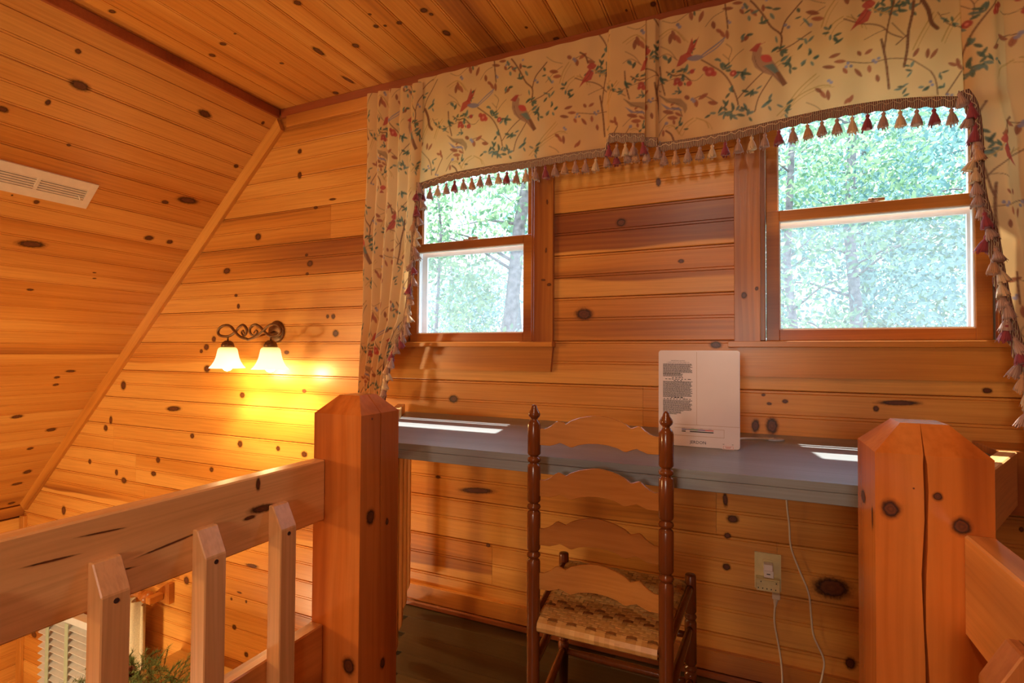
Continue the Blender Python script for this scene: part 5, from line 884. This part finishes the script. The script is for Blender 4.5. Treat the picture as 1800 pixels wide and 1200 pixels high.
# ================================================================== great room below: blind, curtain on its pole, cabinet with greenery
struct(bx('window_3', -4.36, -3.56, YB - .018, YB, G + 1.0, E - 1.66, 'pine_x'))
bl = thing('slatted_blind', (-3.98, YB - .04, E - 1.70), 'white slatted blind with green tapes over the window of the great room below', 'blind')
bx('headrail', -4.30, -3.60, YB - .085, YB - .022, E - 1.735, E - 1.690, 'blind', bl)
for k in range(24):
    z = E - 1.765 - .046 * k; me = None
    v = [(-4.29, YB - .086, z - .010), (-3.61, YB - .086, z - .010), (-3.61, YB - .034, z + .016), (-4.29, YB - .034, z + .016)]; v += [(a, b, c + .003) for a, b, c in v]
    mk('slat', v, [(0, 3, 2, 1), (4, 5, 6, 7), (0, 1, 5, 4), (1, 2, 6, 5), (2, 3, 7, 6), (3, 0, 4, 7)], 'blind', bl)
for x in (-4.17, -3.95, -3.70): bx('ladder_tape', x - .018, x + .018, YB - .092, YB - .089, E - 2.86, E - 1.735, 'tape', bl, 0)
po = thing('curtain_pole', (-3.35, YB - .06, E - 1.40), 'brown wooden curtain pole on a bracket beside the lower window', 'curtain pole')
G_().tube([(-4.5, YB - .085, E - 1.415), (-3.20, YB - .085, E - 1.415)], .018, 14).ob('pole', 'bracket', po, True)
G_().lathe([(.0005, -.03), (.020, -.028), (.026, -.016), (.020, -.004), (.026, .004), (.034, .022), (.034, .034), (.026, .050), (.010, .056), (.0005, .057)], (-3.18, YB - .085, E - 1.415), 18, Matrix.Rotation(R(90), 3, 'Y')).ob('finial', 'bracket', po, True)
g = G_(); xz_prism([(-3.165, E - 1.46), (-3.045, E - 1.46), (-3.045, E - 1.345), (-3.070, E - 1.345), (-3.165, E - 1.41)], YB - .030, YB, g); g.box(-3.13, -3.09, YB - .11, YB - .03, E - 1.440, E - 1.400, .004); g.ob('bracket', 'bracket', po)
cu = thing('linen_curtain', (-3.32, YB - .08, E - 1.46), 'plain cream curtain hanging from the wooden pole beside the lower window', 'curtain')
n, m = 60, 10; v = []; f = []
for j in range(m):
    z = E - 1.455 - (1.9) * j / (m - 1)
    for i in range(n): s = i / (n - 1); v.append((-3.52 + .37 * s + .02 * j / m * (s), YB - .085 + (.026 + .006 * j / m) * math.sin(s * 24 + .5 * math.sin(j)), z))
for j in range(m - 1):
    for i in range(n - 1): f.append((j * n + i, j * n + i + 1, (j + 1) * n + i + 1, (j + 1) * n + i))
o = mk('drape', v, f, 'linen', cu, True); md = o.modifiers.new('thick', 'SOLIDIFY'); md.thickness = .004
cz = E - 1.712
cb = thing('cabinet', (-2.5, 1.65, G), 'tall yellow pine cabinet standing against the great room wall below the loft', 'cabinet')
bx('carcass', -2.95, -1.75, 1.36, YB - .001, G, cz - .03, 'cabinet', cb); bx('cabinet_top', -2.98, -1.72, 1.33, YB - .001, cz - .03, cz, 'cabinet', cb, .004)
for k in range(2):
    d_ = bx('door', -2.93 + .60 * k, -2.36 + .60 * k, 1.34, 1.3595, G + .08, cz - .06, 'cabinet', cb); G_().lathe([(.0005, 0), (.006, 0), (.006, .012), (.014, .018), (.014, .024), (.0005, .028)], (-2.40 + .12 * k, 1.34, G + 1.0), 12, Matrix.Rotation(R(90), 3, 'X')).ob('knob', 'bronze', d_, True)
# greenery lying on the cabinet top
gr = thing('pine_garland', (-2.75, 1.62, cz), 'bushy evergreen garland with pine cones and pale berries lying on the cabinet', 'garland')
gn = G_(); tw = G_()
for k in range(170):
    bx0 = rng.uniform(-2.98, -2.55); by0 = rng.uniform(1.38, 1.80); a = rng.uniform(0, 6.28); el = rng.uniform(.1, 1.25); L = rng.uniform(.10, .20)
    p0 = Vector((bx0, by0, cz + rng.uniform(.01, .06))); dr = Vector((math.cos(a) * math.cos(el), math.sin(a) * math.cos(el), math.sin(el)))
    pts = [p0 + dr * L * t_ - Vector((0, 0, .05 * t_ * t_)) for t_ in (0, .33, .66, 1)]; tw.tube(pts, [.002, .0016, .0012, .0006], 4)
    for q_ in range(64):
        t_ = .1 + .9 * q_ / 64; p = p0 + dr * L * t_ - Vector((0, 0, .05 * t_ * t_)); nd = (dr * rng.uniform(.4, 1) + Vector((rng.uniform(-1, 1), rng.uniform(-1, 1), rng.uniform(-1, 1)))).normalized() * rng.uniform(.018, .034); sd = nd.cross(Vector((.3, .5, .8))).normalized() * .0017
        gn.add([p - sd, p + sd, p + nd], [(0, 1, 2)])
tw.ob('twigs', 'cone', gr)['kind'] = 'stuff'; gn.ob('needles', 'needles', gr)['kind'] = 'stuff'
for (cx_, cy_, cz_) in ((-2.86, 1.66, .085), (-2.70, 1.47, .07), (-2.60, 1.62, .09), (-2.55, 1.45, .06)):
    g = G_()
    for lv in range(8):
        rr_ = .024 * math.sin(math.pi * (lv + 1.2) / 9.5); zz = cz + cz_ - .025 + lv * .0068
        for q_ in range(9):
            a = q_ * 6.283 / 9 + lv * .35; c_, s__ = math.cos(a), math.sin(a); p = Vector((cx_, cy_, zz)); o_ = Vector((c_, s__, 0)); t_ = Vector((-s__, c_, 0))
            g.add([p + o_ * rr_ * .4 - t_ * .004, p + o_ * rr_ * .4 + t_ * .004, p + o_ * rr_ + t_ * .005 + Vector((0, 0, .006)), p + o_ * (rr_ + .003) + Vector((0, 0, .002)), p + o_ * rr_ - t_ * .005 + Vector((0, 0, .006))], [(0, 1, 2, 3, 4)])
    g.lathe([(.002, -.02), (.012, -.01), (.014, .005), (.006, .028), (.001, .032)], (cx_, cy_, cz + cz_), 8); g.ob('pine_cone', 'cone', gr)
g = G_()
for k in range(110):
    cx_, cy_, cz_ = rng.uniform(-2.98, -2.66), rng.uniform(1.36, 1.66), rng.uniform(.02, .085); r_ = rng.uniform(.007, .012)
    g.lathe([(.0004, -r_), (r_ * .7, -r_ * .7), (r_, 0), (r_ * .7, r_ * .7), (.0004, r_)], (cx_, cy_, cz + cz_), 7)
g.ob('berries', 'berry', gr, True)['kind'] = 'stuff'

# ================================================================== outdoors: ground and trees
struct(G_().box(-40, 40, YB + 1.0, 60, G - .6, G - .5).ob('ground_outside', 'ground'))
npr = np.random.default_rng(4)
def tree(label, x, y, h, crown, trunk_r, nleaf, mat, z0=G - .5, lean=0.0, zc=.62, sq=1.0, cat='tree', size=.075, group=None):
    t = thing('tree', (x, y, z0), label, cat, group)
    top = Vector((x + lean, y, z0 + h)); pts = [Vector((x, y, z0)).lerp(top, k / 8) + Vector((.05 * math.sin(k * 2.1), 0, 0)) for k in range(9)]
    tk = G_().tube(pts, [trunk_r * (1.25 - .95 * k / 8) for k in range(9)], 14)
    for k in range(12):
        q_ = rng.uniform(.3, .95); p = Vector((x, y, z0)).lerp(top, q_); a = rng.uniform(0, 6.28); L = crown * rng.uniform(.4, .8)
        e = p + Vector((math.cos(a) * L, math.sin(a) * L, L * rng.uniform(.1, .7))); tk.tube([p, p.lerp(e, .5) + Vector((0, 0, .08)), e], [trunk_r * .20, trunk_r * .12, trunk_r * .04], 6)
    tk.ob('trunk', 'bark', t, True)
    ncl = 60; cl = npr.normal(size=(ncl, 3)); cl /= np.linalg.norm(cl, axis=1)[:, None]; cl *= (npr.uniform(.35, 1, ncl) ** .5)[:, None] * crown; cl[:, 2] *= h * (1 - zc) / crown * sq
    cen = np.array([x + lean * zc, y, z0 + h * zc]) + cl
    c = cen[npr.integers(0, ncl, nleaf)] + npr.normal(size=(nleaf, 3)) * crown * .17
    a = npr.normal(size=(nleaf, 3)); a /= np.linalg.norm(a, axis=1)[:, None]; b = np.cross(a, npr.normal(size=(nleaf, 3))); b /= np.linalg.norm(b, axis=1)[:, None]
    s = npr.uniform(.6, 1.3, (nleaf, 1)) * size
    V = np.stack([c - a * s, c + b * s * .45, c + a * s, c - b * s * .45], 1).reshape(-1, 3) - np.array([x, y, z0 + h * .5])
    me = bpy.data.meshes.new('foliage'); me.from_pydata(V.tolist(), [], np.arange(nleaf * 4).reshape(-1, 4).tolist())
    o = link('foliage', me, t, M[mat], Vector((0, 0, h * .5))); o['kind'] = 'stuff'; return t
tree('leaning thick-trunked tree seen through the smaller window', -3.80, 6.5, 9.5, 2.0, .125, 9000, 'leaf', lean=1.6, zc=.80, size=.05)
tree('young leafy tree close in front of the thick leaning trunk', -3.75, 5.9, 6.6, 1.0, .04, 9000, 'leaf', zc=.56, size=.045)
tree('slender blue-green tree at the middle of the larger window', 1.30, 8.6, 9.5, 1.7, .10, 17000, 'leaf2', zc=.50, size=.045)
tree('thin bright green tree at the left of the larger window', .45, 7.2, 8.5, 1.3, .07, 11000, 'leaf', zc=.48, size=.045)
tree('thin leaning tree at the right of the larger window', 2.35, 8.0, 9.0, 1.5, .09, 12000, 'leaf2', lean=.6, zc=.50, size=.045)
tree('far hazy tree at the left edge of the smaller window', -9.3, 15.5, 7.4, 2.2, .14, 9000, 'leaf2', zc=.50, size=.08)
tree('far hazy tree behind the thick leaning trunk', -6.6, 15.0, 9.5, 2.4, .14, 12000, 'leaf2', zc=.50, size=.08)
tree('far tree behind the thin bright green tree', .6, 14.5, 12, 2.6, .16, 14000, 'leaf2', zc=.46, size=.085)
tree('far tree behind the slender blue-green tree', 2.6, 15.5, 12.5, 2.6, .16, 14000, 'leaf', zc=.46, size=.085)
tree('far tree at the right edge of the larger window', 4.9, 14.5, 12, 2.6, .16, 12000, 'leaf2', zc=.46, size=.085)
for lb_, x_, y_, h_ in (('bushy undergrowth low at the left of the smaller window', -4.75, 7.4, 4.2), ('bushy undergrowth low at the right of the smaller window', -3.35, 8.0, 4.0), ('bushy undergrowth low at the left of the larger window', .55, 6.6, 4.2), ('bushy undergrowth low at the right of the larger window', 1.75, 6.8, 4.3)):
    t = tree(lb_, x_, y_, h_, 1.0, .03, 9000, 'leaf2', zc=.55, size=.038, cat='bush'); t.name = 'bush'
bpy.context.view_layer.update()
